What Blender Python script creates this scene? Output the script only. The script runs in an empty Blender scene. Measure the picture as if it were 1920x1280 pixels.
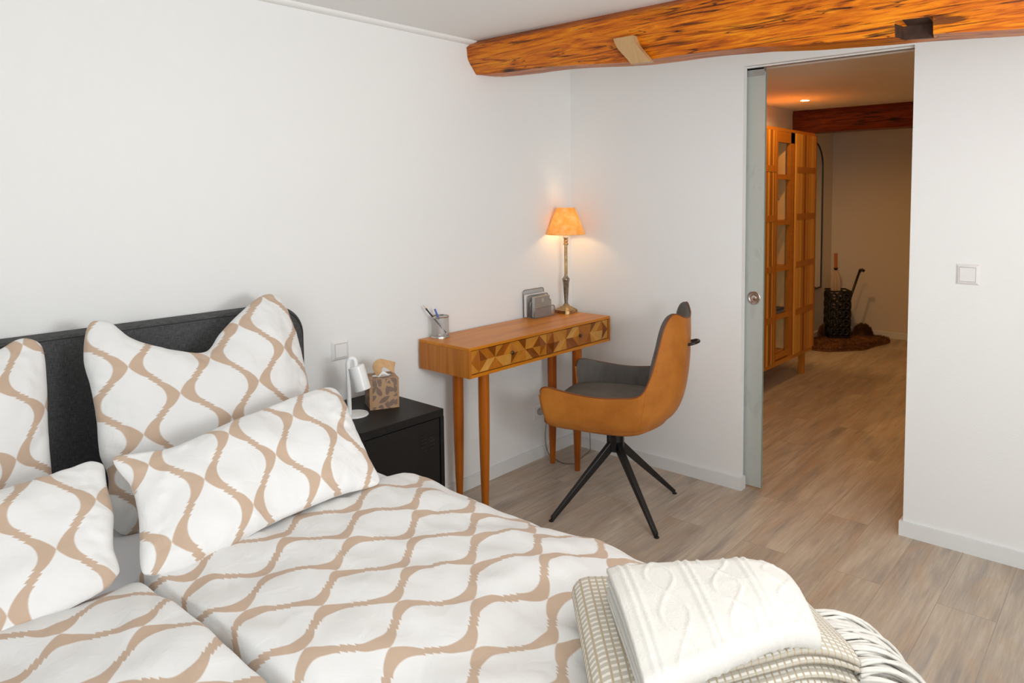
import bpy, math, random
from mathutils import Vector, Matrix, noise

random.seed(7)
PI = math.pi
C = bpy.context.scene.collection
sc = bpy.context.scene

# ------------------------------------------------------------------ camera
cd = bpy.data.cameras.new('camera')
cam = bpy.data.objects.new('camera', cd)
C.objects.link(cam)
yaw, pit, rol = math.radians(39.98536), math.radians(3.74121), math.radians(-0.41804)
fw = Vector((math.cos(yaw) * math.cos(pit), math.sin(yaw) * math.cos(pit), -math.sin(pit)))
r_ = fw.cross(Vector((0, 0, 1))).normalized()
u_ = r_.cross(fw)
rr = r_ * math.cos(rol) + u_ * math.sin(rol)
uu = -r_ * math.sin(rol) + u_ * math.cos(rol)
m = Matrix((rr, uu, -fw)).transposed().to_4x4()
m.translation = Vector((-3.15533, -2.50914, 1.42672))
cam.matrix_world = m
cd.sensor_width = 36
cd.lens = 1344.88736 / 1920 * 36
cd.shift_x = (960 - 1035.95545) / 1920
cd.shift_y = -(640 - 451.40364) / 1920
cd.clip_start = 0.05
sc.camera = cam

# ------------------------------------------------------------------ world, exposure, daylight, fill lights
sc.view_settings.view_transform = 'Standard'
sc.view_settings.look = 'None'
sc.view_settings.gamma = 1
sc.view_settings.use_curve_mapping = False
sc.view_settings.exposure = -0.06
w = bpy.data.worlds.new('world')
sc.world = w
w.use_nodes = True
w.node_tree.nodes['Background'].inputs[0].default_value = (0.75, 0.85, 1.0, 1)
w.node_tree.nodes['Background'].inputs[1].default_value = 0.6


def area(name, loc, target, sx, sy, power, col):
    l = bpy.data.lights.new(name, 'AREA')
    l.shape = 'RECTANGLE'
    l.size = sx
    l.size_y = sy
    l.energy = power
    l.color = col
    o = bpy.data.objects.new(name, l)
    C.objects.link(o)
    o.location = loc
    d = Vector(target) - Vector(loc)
    o.rotation_euler = d.to_track_quat('-Z', 'Y').to_euler()
    return o


area('window_daylight_left', (-4.85, -3.5, 1.45), (0, -1.6, 1.0), 1.3, 1.1, 32, (0.92, 0.96, 1.0))
area('window_daylight_rear', (-2.4, -4.35, 1.45), (-1.0, 0, 0.9), 1.7, 1.1, 21, (0.94, 0.975, 1.0))
area('overhead_fill_light', (-2.6, -2.3, 2.10), (-2.55, -2.1, 0), 0.9, 0.9, 3, (1.0, 0.96, 0.92))  # unseen overhead fill, added to brighten the bed from above
area('ceiling_bounce_fill', (-2.1, -2.95, 1.35), (-1.75, -2.2, 2.15), 0.5, 0.5, 26.5, (0.975, 0.99, 1.0))  # unseen upward fill, added to lift ceiling and corner by bounce


# ------------------------------------------------------------------ helpers
def total(o):
    mt = Matrix.Identity(4)
    while o is not None:
        mt = o.matrix_basis @ mt
        o = o.parent
    return mt


def link(name, verts, faces, mat, parent=None, smooth=False, uvs=None, tones=None, mats=None, midx=None):
    me = bpy.data.meshes.new(name)
    if parent is not None:
        inv = total(parent).inverted()
        verts = [inv @ Vector(v) for v in verts]
    me.from_pydata([tuple(v) for v in verts], [], faces)
    if mats:
        for x in mats:
            me.materials.append(x)
        for p_, i in zip(me.polygons, midx):
            p_.material_index = i
    elif mat:
        me.materials.append(mat)
    if uvs is not None:
        ul = me.uv_layers.new(name='UVMap')
        for lp in me.loops:
            ul.data[lp.index].uv = uvs[lp.vertex_index]
    if tones is not None:
        at = me.attributes.new('tone', 'FLOAT', 'FACE')
        at.data.foreach_set('value', tones)
    if smooth:
        me.polygons.foreach_set('use_smooth', [True] * len(me.polygons))
    me.update()
    o = bpy.data.objects.new(name, me)
    C.objects.link(o)
    if parent is not None:
        o.parent = parent
    return o


class MB:
    def __init__(s):
        s.v = []
        s.f = []
        s.t = []
        s.uv = []

    def add(s, vs, fs, tone=0.5):
        b = len(s.v)
        s.v += [Vector(v) for v in vs]
        s.f += [tuple(i + b for i in f) for f in fs]
        s.t += [tone] * len(fs)
        return b

    def box(s, x0, x1, y0, y1, z0, z1, bev=0.0, tone=0.5, M=None):
        if x0 > x1: x0, x1 = x1, x0
        if y0 > y1: y0, y1 = y1, y0
        if z0 > z1: z0, z1 = z1, z0
        if bev <= 0:
            vs = [Vector((x, y, z)) for z in (z0, z1) for y in (y0, y1) for x in (x0, x1)]
            fs = [(0, 2, 3, 1), (4, 5, 7, 6), (0, 1, 5, 4), (2, 6, 7, 3), (0, 4, 6, 2), (1, 3, 7, 5)]
        else:
            b = bev
            vs = []
            fs = []
            idx = {}
            def V(p):
                vs.append(Vector(p))
                return len(vs) - 1
            X = (x0, x1); Y = (y0, y1); Z = (z0, z1)
            sg = (1, -1)
            for i in (0, 1):
                for j in (0, 1):
                    for k in (0, 1):
                        idx[i, j, k, 0] = V((X[i], Y[j] + sg[j] * b, Z[k] + sg[k] * b))
                        idx[i, j, k, 1] = V((X[i] + sg[i] * b, Y[j], Z[k] + sg[k] * b))
                        idx[i, j, k, 2] = V((X[i] + sg[i] * b, Y[j] + sg[j] * b, Z[k]))
            def q(l, flip):
                fs.append(tuple(l[::-1]) if flip else tuple(l))
            for i in (0, 1):
                q([idx[i, 0, 0, 0], idx[i, 1, 0, 0], idx[i, 1, 1, 0], idx[i, 0, 1, 0]], i == 0)
                q([idx[0, i, 0, 1], idx[0, i, 1, 1], idx[1, i, 1, 1], idx[1, i, 0, 1]], i == 0)
                q([idx[0, 0, i, 2], idx[1, 0, i, 2], idx[1, 1, i, 2], idx[0, 1, i, 2]], i == 0)
            for i in (0, 1):
                for j in (0, 1):
                    q([idx[i, j, 0, 0], idx[i, j, 1, 0], idx[i, j, 1, 1], idx[i, j, 0, 1]], (i ^ j) == 1)
                    q([idx[i, 0, j, 0], idx[i, 0, j, 2], idx[i, 1, j, 2], idx[i, 1, j, 0]], (i ^ j) == 1)
                    q([idx[0, i, j, 1], idx[1, i, j, 1], idx[1, i, j, 2], idx[0, i, j, 2]], (i ^ j) == 1)
                    for k in (0, 1):
                        q([idx[i, j, k, 0], idx[i, j, k, 1], idx[i, j, k, 2]], (i ^ j ^ k) == 0)
        if M is not None:
            vs = [M @ v for v in vs]
        s.add(vs, fs, tone)

    def tube(s, pts, r, n=10, tone=0.5, caps=True, sq=False):
        pts = [Vector(p) for p in pts]
        rs = r if isinstance(r, (list, tuple)) else [r] * len(pts)
        rings = []
        up = None
        for i, p in enumerate(pts):
            d = (pts[min(i + 1, len(pts) - 1)] - pts[max(i - 1, 0)])
            if d.length < 1e-9:
                d = Vector((0, 0, 1))
            d.normalize()
            if up is None:
                up = Vector((0, 0, 1)) if abs(d.z) < 0.9 else Vector((1, 0, 0))
            a = up - d * up.dot(d)
            if a.length < 1e-6:
                a = d.orthogonal()
            a.normalize()
            up = a
            b = d.cross(a)
            ring = []
            for k in range(n):
                t = 2 * PI * (k + (0.5 if sq else 0)) / n
                ring.append(p + (a * math.cos(t) + b * math.sin(t)) * rs[i])
            rings.append(ring)
        vs = [v for g in rings for v in g]
        fs = []
        for i in range(len(pts) - 1):
            for k in range(n):
                k2 = (k + 1) % n
                fs.append((i * n + k, i * n + k2, (i + 1) * n + k2, (i + 1) * n + k))
        if caps:
            fs.append(tuple(range(n - 1, -1, -1)))
            fs.append(tuple((len(pts) - 1) * n + k for k in range(n)))
        s.add(vs, fs, tone)

    def lathe(s, prof, c, n=32, tone=0.5, axis=None, closed=False):
        # prof: (r, h) list, revolved round axis through c
        M = Matrix.Identity(3)
        if axis is not None:
            M = Vector((0, 0, 1)).rotation_difference(Vector(axis).normalized()).to_matrix()
        c = Vector(c)
        vs = []
        for r, h in prof:
            for k in range(n):
                t = 2 * PI * k / n
                vs.append(c + M @ Vector((r * math.cos(t), r * math.sin(t), h)))
        fs = []
        L = len(prof)
        for i in range(L - 1 if not closed else L):
            for k in range(n):
                k2 = (k + 1) % n
                j = (i + 1) % L
                fs.append((i * n + k, i * n + k2, j * n + k2, j * n + k))
        if not closed:
            if prof[0][0] > 1e-6:
                fs.append(tuple(range(n - 1, -1, -1)))
            if prof[-1][0] > 1e-6:
                fs.append(tuple((L - 1) * n + k for k in range(n)))
        s.add(vs, fs, tone)

    def build(s, name, mat, parent=None, smooth=False, tones=False):
        return link(name, s.v, s.f, mat, parent, smooth, tones=s.t if tones else None)


def auto_smooth(o, deg=35):
    me = o.data
    me.polygons.foreach_set('use_smooth', [True] * len(me.polygons))
    try:
        me.set_sharp_from_angle(angle=math.radians(deg))
    except Exception:
        pass
    return o


def tag(o, label=None, cat=None, group=None, kind=None):
    if label: o['label'] = label
    if cat: o['category'] = cat
    if group: o['group'] = group
    if kind: o['kind'] = kind
    return o


def empty(name, loc, rz=0.0):
    o = bpy.data.objects.new(name, None)
    C.objects.link(o)
    o.location = loc
    o.rotation_euler = (0, 0, rz)
    o.empty_display_size = 0.1
    return o


def interp(tab, s):
    for i in range(len(tab) - 1):
        if s <= tab[i + 1][0]:
            a, c = tab[i], tab[i + 1]
            t_ = (s - a[0]) / (c[0] - a[0])
            return [a[k] + (c[k] - a[k]) * t_ for k in range(1, len(a))]
    return list(tab[-1][1:])


def catmull(P, n):
    # P list of (t, vec) -> function
    def f(t):
        if t <= P[0][0]: return Vector(P[0][1])
        if t >= P[-1][0]: return Vector(P[-1][1])
        for i in range(len(P) - 1):
            if P[i][0] <= t <= P[i + 1][0]:
                a, b = P[i], P[i + 1]
                h = b[0] - a[0]
                u = (t - a[0]) / h
                pa, pb = Vector(a[1]), Vector(b[1])
                ma = (pb - Vector(P[i - 1][1])) / (b[0] - P[i - 1][0]) * h if i > 0 else pb - pa
                mb = (Vector(P[i + 2][1]) - pa) / (P[i + 2][0] - a[0]) * h if i + 2 < len(P) else pb - pa
                return pa * (2*u**3 - 3*u**2 + 1) + ma * (u**3 - 2*u**2 + u) + pb * (-2*u**3 + 3*u**2) + mb * (u**3 - u**2)
    return f


# ------------------------------------------------------------------ materials
class NT:
    def __init__(s, name):
        s.m = bpy.data.materials.new(name)
        s.m.use_nodes = True
        s.t = s.m.node_tree
        s.b = s.t.nodes['Principled BSDF']
        s.out = s.t.nodes['Material Output']

    def n(s, typ, **kw):
        nd = s.t.nodes.new(typ)
        for k, v in kw.items():
            if k.startswith('i_'):
                key = k[2:]
                key = int(key) if key.isdigit() else key.replace('_', ' ')
                if hasattr(v, 'is_output') or isinstance(v, bpy.types.NodeSocket):
                    s.t.links.new(v, nd.inputs[key])
                else:
                    nd.inputs[key].default_value = v
            else:
                setattr(nd, k, v)
        return nd

    def math(s, op, a, b=0.0, c=None):
        nd = s.t.nodes.new('ShaderNodeMath')
        nd.operation = op
        for i, x in enumerate((a, b) if c is None else (a, b, c)):
            if isinstance(x, bpy.types.NodeSocket):
                s.t.links.new(x, nd.inputs[i])
            else:
                nd.inputs[i].default_value = x
        return nd.outputs[0]

    def link(s, a, b):
        s.t.links.new(a, b)

    def set(s, **kw):
        for k, v in kw.items():
            key = k.replace('_', ' ')
            if isinstance(v, bpy.types.NodeSocket):
                s.t.links.new(v, s.b.inputs[key])
            else:
                s.b.inputs[key].default_value = v

    def ramp(s, fac, stops, interp='LINEAR'):
        nd = s.t.nodes.new('ShaderNodeValToRGB')
        nd.color_ramp.interpolation = interp
        e = nd.color_ramp.elements
        while len(e) < len(stops):
            e.new(0.5)
        for el, (p_, c) in zip(e, stops):
            el.position = p_
            el.color = c if len(c) == 4 else (*c, 1)
        s.t.links.new(fac, nd.inputs[0])
        return nd.outputs[0]

    def mix(s, fac, a, b, mode='MIX'):
        nd = s.t.nodes.new('ShaderNodeMix')
        nd.data_type = 'RGBA'
        nd.blend_type = mode
        for sock, x in ((nd.inputs[0], fac), (nd.inputs[6], a), (nd.inputs[7], b)):
            if isinstance(x, bpy.types.NodeSocket):
                s.t.links.new(x, sock)
            elif sock == nd.inputs[0]:
                sock.default_value = x
            else:
                sock.default_value = (*x, 1) if len(x) == 3 else x
        return nd.outputs[2]

    def bump(s, h, strength=0.3, dist=0.01):
        nd = s.n('ShaderNodeBump', i_Strength=strength, i_Distance=dist, i_Height=h)
        s.t.links.new(nd.outputs[0], s.b.inputs['Normal'])
        return nd

    def coords(s, scale=(1, 1, 1), kind='Object', rot=(0, 0, 0), loc=(0, 0, 0)):
        tc = s.n('ShaderNodeTexCoord')
        mp = s.n('ShaderNodeMapping')
        mp.inputs['Scale'].default_value = scale
        mp.inputs['Rotation'].default_value = rot
        mp.inputs['Location'].default_value = loc
        s.link(tc.outputs[kind], mp.inputs[0])
        return mp.outputs[0]

    def noise(s, vec, scale=5, detail=4, rough=0.5, dist=0.0):
        nd = s.n('ShaderNodeTexNoise', i_Scale=scale, i_Detail=detail, i_Roughness=rough, i_Distortion=dist)
        s.link(vec, nd.inputs['Vector'])
        return nd.outputs['Fac']


def srgb(r, g, b):
    f = lambda c: (c / 12.92 if c <= 0.04045 else ((c + 0.055) / 1.055) ** 2.4)
    return (f(r / 255), f(g / 255), f(b / 255))


def plain(name, col, rough=0.5, metal=0.0, nscale=0, namp=0.0, bump=0.0, bscale=200, **kw):
    t = NT(name)
    t.set(Roughness=rough, Metallic=metal)
    v = t.coords()
    if nscale:
        f = t.noise(v, nscale, 4)
        dark = tuple(c * (1 - namp) for c in col)
        lite = tuple(min(1, c * (1 + namp)) for c in col)
        t.link(t.ramp(f, [(0.3, dark), (0.7, lite)]), t.b.inputs['Base Color'])
    else:
        t.set(Base_Color=(*col, 1))
    if bump:
        t.bump(t.noise(v, bscale, 3), bump, 0.002)
    for k, x in kw.items():
        t.set(**{k: x})
    return t.m


M = {}
M['wall'] = plain('wall_paint', (0.865, 0.87, 0.855), 0.85, nscale=1.5, namp=0.008, bump=0.25, bscale=120)
M['ceiling'] = plain('ceiling_paint', (0.87, 0.87, 0.85), 0.9, bump=0.15, bscale=120)
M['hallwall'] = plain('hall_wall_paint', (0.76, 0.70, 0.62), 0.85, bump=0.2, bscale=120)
M['trim'] = plain('white_trim', (0.80, 0.81, 0.80), 0.45)
M['plastic'] = plain('white_plastic', (0.84, 0.83, 0.81), 0.3)
M['black'] = plain('black_powder_coat', (0.009, 0.0085, 0.008), 0.5, bump=0.15, bscale=600, Specular_IOR_Level=0.25)
M['blackmetal'] = plain('black_metal', (0.009, 0.009, 0.009), 0.38)
M['whitemetal'] = plain('white_enamel', (0.86, 0.87, 0.86), 0.22)
M['steel'] = plain('brushed_steel', (0.62, 0.60, 0.57), 0.25, 1.0)
M['alu'] = plain('aluminium', (0.50, 0.51, 0.50), 0.4, 0.7)
M['brass'] = plain('aged_brass', (0.46, 0.33, 0.17), 0.46, 1.0, nscale=60, namp=0.35)
M['pewter'] = plain('pewter', (0.30, 0.26, 0.20), 0.33, 0.9, nscale=80, namp=0.3)
M['socket'] = plain('ceramic_white', (0.85, 0.82, 0.74), 0.4)
M['paper'] = plain('paper', (0.74, 0.74, 0.73), 0.8)
M['boxgrey'] = plain('grey_card', (0.30, 0.27, 0.235), 0.6)
M['boxlight'] = plain('light_grey_card', (0.40, 0.42, 0.42), 0.6)
M['boxtop'] = plain('beige_page_edge', (0.55, 0.44, 0.32), 0.7)
M['silverprint'] = plain('silver_print', (0.62, 0.60, 0.56), 0.4)
M['cord'] = plain('brown_cord', (0.22, 0.165, 0.10), 0.4)
M['rubber'] = plain('dark_rubber', (0.012, 0.012, 0.012), 0.6)
M['graphite'] = plain('graphite', (0.06, 0.06, 0.06), 0.5)
M['pencilwood'] = plain('pencil_wood', (0.72, 0.50, 0.33), 0.6)
M['penblue'] = plain('blue_plastic', (0.045, 0.10, 0.42), 0.3)
M['penclear'] = plain('clear_plastic', (0.55, 0.55, 0.6), 0.2)
M['sheet'] = plain('white_sheet', (0.86, 0.87, 0.90), 0.85, bump=0.3, bscale=15)
M['umbrella'] = plain('beige_nylon', (0.55, 0.42, 0.32), 0.7)
M['umbwood'] = plain('orange_wood', (0.50, 0.15, 0.03), 0.35)
M['bookblue'] = plain('blue_cover', (0.02, 0.035, 0.09), 0.4)
M['bookgrey'] = plain('grey_cover', (0.18, 0.18, 0.19), 0.5)
M['chrome'] = plain('mirror_glass', (0.80, 0.82, 0.80), 0.02, 1.0)
M['tan'] = plain('tan_tissue', (0.62, 0.38, 0.19), 0.8, nscale=40, namp=0.12)
M['whitetissue'] = plain('white_tissue', (0.80, 0.81, 0.80), 0.8)

# floor: oak vinyl planks running along x
t = NT('oak_planks')
v = t.coords()
br = t.n('ShaderNodeTexBrick', offset=0.37, offset_frequency=2, squash=1.0,
         i_Color1=(0, 0, 0, 1), i_Color2=(1, 1, 1, 1), i_Mortar=(0.5, 0.5, 0.5, 1), i_Scale=1.0,
         i_Mortar_Size=0.0012, i_Mortar_Smooth=0.3, i_Bias=0.0, i_Brick_Width=1.25, i_Row_Height=0.18)
t.link(v, br.inputs['Vector'])
shift = t.n('ShaderNodeVectorMath', operation='MULTIPLY', i_1=(3.7, 9.1, 5.0))
t.link(br.outputs['Color'], shift.inputs[0])
vv = t.n('ShaderNodeVectorMath', operation='ADD')
t.link(v, vv.inputs[0])
t.link(shift.outputs[0], vv.inputs[1])
m1 = t.n('ShaderNodeMapping')
m1.inputs['Scale'].default_value = (1.0, 7.0, 1)
t.link(vv.outputs[0], m1.inputs[0])
broad = t.noise(m1.outputs[0], 1.6, 5, 0.6, 0.6)
m2 = t.n('ShaderNodeMapping')
m2.inputs['Scale'].default_value = (3.0, 60.0, 1)
t.link(vv.outputs[0], m2.inputs[0])
fine = t.noise(m2.outputs[0], 2.0, 6, 0.65, 0.3)
m3 = t.n('ShaderNodeMapping')
m3.inputs['Scale'].default_value = (1.3, 4.0, 1)
t.link(vv.outputs[0], m3.inputs[0])
pat = t.noise(m3.outputs[0], 1.9, 3, 0.5, 1.2)
col = t.ramp(broad, [(0.25, srgb(150, 137, 125)), (0.42, srgb(182, 167, 151)), (0.58, srgb(199, 184, 165)), (0.78, srgb(211, 198, 181))])
warm = t.mix(t.ramp(pat, [(0.47, (0, 0, 0)), (0.72, (0.75, 0.75, 0.75))]), col, srgb(188, 162, 136))
cool = t.mix(t.ramp(t.noise(m1.outputs[0], 2.7, 2, 0.5, 0.2), [(0.56, (0, 0, 0)), (0.75, (0.65, 0.65, 0.65))]), warm, srgb(148, 142, 138))
g = t.mix(0.30, cool, t.ramp(fine, [(0.3, (0.25, 0.25, 0.25)), (0.7, (0.75, 0.75, 0.75))]), 'OVERLAY')
pl = t.mix(0.14, g, br.outputs['Color'], 'SOFT_LIGHT')
seam = t.mix(t.math('MULTIPLY', br.outputs['Fac'], 0.6), pl, srgb(140, 124, 108))
t.set(Base_Color=seam, Roughness=0.48)
t.bump(fine, 0.08, 0.002)
M['floor'] = t.m


def wood(name, cols, axis='X', scale=1.0, rough=0.35, tone=False, contrast=1.0, coat=0.1):
    t = NT(name)
    sc_ = {'X': (1.2, 14, 14), 'Y': (14, 1.2, 14), 'Z': (14, 14, 1.2)}[axis]
    v = t.coords(tuple(a * scale for a in sc_))
    n1 = t.noise(v, 1.0, 6, 0.6, 1.2)
    sc2 = {'X': (2, 90, 90), 'Y': (90, 2, 90), 'Z': (90, 90, 2)}[axis]
    v2 = t.coords(tuple(a * scale for a in sc2))
    n2 = t.noise(v2, 1.0, 3, 0.6)
    f = t.math('ADD', t.math('MULTIPLY', n1, 0.75), t.math('MULTIPLY', n2, 0.25))
    if tone:
        at = t.n('ShaderNodeAttribute', attribute_name='tone')
        f = t.math('ADD', t.math('MULTIPLY', f, 0.45), t.math('SUBTRACT', at.outputs['Fac'], 0.22))
    c = t.ramp(f, cols)
    t.set(Base_Color=c, Roughness=rough)
    t.b.inputs['Coat Weight'].default_value = coat * 0.4
    t.b.inputs['Specular IOR Level'].default_value = 0.3
    t.b.inputs['Coat Roughness'].default_value = 0.25
    t.bump(n2, 0.12, 0.002)
    return t.m


TEAK = [(0.28, srgb(166, 90, 14)), (0.45, srgb(200, 120, 24)), (0.6, srgb(214, 134, 32)), (0.78, srgb(226, 152, 48))]
M['teak'] = wood('teak', TEAK, 'X')
M['teak_y'] = wood('teak_end_panel', [(0.25, srgb(150, 84, 22)), (0.5, srgb(186, 112, 36)), (0.8, srgb(214, 148, 70))], 'Z', 0.8)
M['teak_z'] = wood('teak_legs', [(0.28, srgb(120, 52, 6)), (0.5, srgb(172, 90, 14)), (0.8, srgb(196, 116, 30))], 'Z')
M['teak_t'] = wood('teak_marquetry', [(0.0, srgb(104, 50, 10)), (0.3, srgb(146, 78, 16)), (0.55, srgb(176, 104, 26)), (0.8, srgb(196, 130, 44)), (1.0, srgb(208, 152, 74))], 'Z', 1.3, tone=True)
BAM = [(0.0, srgb(132, 76, 22)), (0.35, srgb(188, 118, 36)), (0.6, srgb(214, 148, 56)), (0.9, srgb(232, 176, 84))]
M['bamboo'] = wood('bamboo_slats', BAM, 'Z', 1.2, 0.45, tone=True)
M['bamboo_x'] = wood('bamboo_rail', BAM, 'X', 1.2, 0.45, tone=True)


def beam_mat(name, cols, dark, big, seed):
    t = NT(name)
    v = t.coords((6, 1.0, 6), loc=(seed, 0, 0))
    wv = t.noise(v, 1.4, 3, 0.5, 1.5)
    v2 = t.coords((20, 1.6, 20), loc=(0, seed, 0))
    n1 = t.noise(v2, 1.6, 8, 0.65, 2.0)
    v3 = t.coords((70, 6, 70))
    n2 = t.noise(v3, 1.0, 4, 0.65, 0.8)
    f = t.math('ADD', t.math('MULTIPLY', n1, 0.6), t.math('ADD', t.math('MULTIPLY', n2, 0.2), t.math('MULTIPLY', wv, 0.2)))
    base = t.ramp(f, cols)
    # dark streaks and worm galleries
    v4 = t.coords((24, 1.1, 24), loc=(3, seed, 1))
    st = t.noise(v4, 2.0, 6, 0.62, 1.2)
    smask = t.ramp(st, [(0.56, (0, 0, 0)), (0.64, (0.85, 0.85, 0.85))])
    c = t.mix(smask, base, dark)
    vo = t.n('ShaderNodeTexVoronoi', i_Scale=1.0, i_Randomness=1.0)
    v5 = t.coords((9, 2.6, 9))
    t.link(v5, vo.inputs['Vector'])
    kn = t.ramp(vo.outputs['Distance'], [(0.06, (0.9, 0.9, 0.9)), (0.16, (0, 0, 0))])
    c = t.mix(kn, c, srgb(38, 22, 12))
    v7 = t.coords((9, 0.42, 9), loc=(seed, 4, 2))
    ck = t.noise(v7, 2.6, 3, 0.5, 0.4)
    crack = t.ramp(ck, [(0.492, (0, 0, 0)), (0.5, (1, 1, 1)), (0.508, (0, 0, 0))])
    c = t.mix(crack, c, srgb(34, 16, 8))
    # pale scars
    v6 = t.coords((34, 5, 34), loc=(9, 2, seed))
    sc6 = t.noise(v6, 1.7, 4, 0.6, 3.0)
    pm = t.ramp(sc6, [(0.70, (0, 0, 0)), (0.73, (0.6, 0.6, 0.6))])
    c = t.mix(pm, c, srgb(196, 140, 84))
    t.set(Base_Color=c, Roughness=0.42)
    t.b.inputs['Specular IOR Level'].default_value = 0.3
    t.b.inputs['Coat Weight'].default_value = 0.08
    t.b.inputs['Coat Roughness'].default_value = 0.3
    h = t.math('SUBTRACT', n1, t.math('ADD', smask, kn))
    t.bump(h, 0.5, 0.006)
    return t.m


M['beam'] = beam_mat('old_beam', [(0.36, srgb(110, 46, 2)), (0.45, srgb(182, 88, 2)), (0.53, srgb(214, 118, 4)), (0.64, srgb(232, 150, 24))], srgb(66, 28, 10), 1, 2.0)
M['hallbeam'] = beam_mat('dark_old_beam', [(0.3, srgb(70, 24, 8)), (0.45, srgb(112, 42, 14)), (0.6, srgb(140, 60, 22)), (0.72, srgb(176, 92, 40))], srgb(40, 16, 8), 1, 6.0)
M['plug'] = wood('pale_plug', [(0.2, srgb(170, 130, 84)), (0.8, srgb(206, 170, 124))], 'Z')

# ogee lattice fabric; UV = lattice coordinates, cells at integers and half integers
t = NT('ogee_cotton')
tc = t.n('ShaderNodeTexCoord')
wob = t.noise(tc.outputs['UV'], 9.0, 2, 0.5)
sp = t.n('ShaderNodeSeparateXYZ')
t.link(tc.outputs['UV'], sp.inputs[0])
W2 = [(0.0, .66), (.08, .655), (.16, .635), (.24, .60), (.31, .545), (.35, .485), (.362, .545), (.41, .475), (.45, .41), (.462, .455), (.51, .375), (.552, .335), (.564, .385), (.61, .31), (.66, .245), (.71, .19), (.78, .13), (.86, .07), (.93, .03), (1.0, .0)]


def cell(off):
    U = t.math('ADD', sp.outputs[0], off)
    V = t.math('ADD', sp.outputs[1], off)
    du = t.math('ABSOLUTE', t.math('SUBTRACT', U, t.math('ROUND', U)))
    dv = t.math('MULTIPLY', t.math('ABSOLUTE', t.math('SUBTRACT', V, t.math('ROUND', V))), 2.0)
    wv = t.ramp(dv, [(p_, (x, x, x)) for p_, x in W2])
    return t.math('SUBTRACT', t.math('MULTIPLY', wv, 0.5), du)


d = t.math('MAXIMUM', cell(0.0), cell(0.5))
inside = t.math('SMOOTHSTEP', -0.004, 0.004, d) if False else t.ramp(t.math('ADD', t.math('MULTIPLY', d, 60.0), 0.5), [(0.0, (0, 0, 0)), (1.0, (1, 1, 1))])
pl_ = t.n('ShaderNodeAttribute', attribute_name='plain')
inside = t.mix(pl_.outputs['Fac'], inside, (1, 1, 1))
fc = t.mix(inside, srgb(196, 171, 149), (0.80, 0.80, 0.79))
t.set(Base_Color=fc, Roughness=0.85)
t.b.inputs['Sheen Weight'].default_value = 0.1
wr = t.noise(t.coords((1, 1, 1)), 16.0, 3, 0.55, 0.8)
weave = t.noise(t.coords((1, 1, 1)), 700.0, 1)
t.bump(t.math('ADD', wr, t.math('MULTIPLY', weave, 0.03)), 0.32, 0.012)
M['ogee'] = t.m

# headboard / bed frame fabric
t = NT('charcoal_linen')
a = t.noise(t.coords((500, 500, 60)), 1.0, 2)
b = t.noise(t.coords((60, 60, 500)), 1.0, 2)
f = t.math('MULTIPLY', t.math('ADD', a, b), 0.5)
t.set(Base_Color=t.ramp(f, [(0.35, (0.030, 0.031, 0.033)), (0.65, (0.105, 0.107, 0.108))]), Roughness=0.9)
t.bump(f, 0.3, 0.002)
M['charcoal'] = t.m

# chair leather outside, grey inside
t = NT('cognac_leather')
f = t.noise(t.coords(), 9, 5, 0.6)
g = t.noise(t.coords(), 260, 2)
t.set(Base_Color=t.ramp(f, [(0.3, srgb(168, 98, 28)), (0.7, srgb(198, 124, 46))]), Roughness=0.47)
t.bump(g, 0.12, 0.001)
M['leather'] = t.m
t = NT('grey_upholstery')
f = t.noise(t.coords((14, 14, 5)), 1, 6, 0.7)
g = t.noise(t.coords(), 420, 2)
t.set(Base_Color=t.ramp(t.math('ADD', t.math('MULTIPLY', f, 0.8), t.math('MULTIPLY', g, 0.2)), [(0.3, (0.085, 0.075, 0.063)), (0.7, (0.145, 0.132, 0.115))]), Roughness=0.75)
t.bump(g, 0.15, 0.001)
M['greyfab'] = t.m
M['piping'] = plain('brown_piping', srgb(122, 62, 24), 0.5)

# frosted glass of the sliding door
t = NT('frosted_glass')
f = t.noise(t.coords((3, 3, 1.2)), 2.0, 4, 0.6, 2.5)
t.set(Base_Color=t.ramp(f, [(0.58, (0.66, 0.70, 0.66)), (0.61, (0.60, 0.64, 0.60))]), Roughness=0.42)
t.b.inputs['Transmission Weight'].default_value = 0.35
t.b.inputs['IOR'].default_value = 1.25
M['glass'] = t.m
M['glassedge'] = plain('green_glass_edge', (0.25, 0.36, 0.31), 0.3)

# lampshade
t = NT('lampshade_parchment')
f = t.noise(t.coords((30, 30, 30)), 1.0, 4, 0.7)
colr = t.ramp(f, [(0.35, (0.95, 0.58, 0.14)), (0.65, (0.98, 0.76, 0.38))])
tr = t.n('ShaderNodeBsdfTranslucent')
t.link(colr, tr.inputs[0])
df = t.n('ShaderNodeBsdfDiffuse')
t.link(colr, df.inputs[0])
mx = t.n('ShaderNodeMixShader', i_Fac=0.42)
t.link(df.outputs[0], mx.inputs[1])
t.link(tr.outputs[0], mx.inputs[2])
t.link(mx.outputs[0], t.out.inputs['Surface'])
M['shade'] = t.m


def emit(name, col, st):
    t = NT(name)
    e = t.n('ShaderNodeEmission', i_Strength=st)
    e.inputs[0].default_value = (*col, 1)
    t.link(e.outputs[0], t.out.inputs['Surface'])
    return t.m


M['bulb'] = emit('warm_bulb', (1.0, 0.62, 0.25), 18)
M['spot'] = emit('warm_spot', (1.0, 0.66, 0.30), 25)

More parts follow.
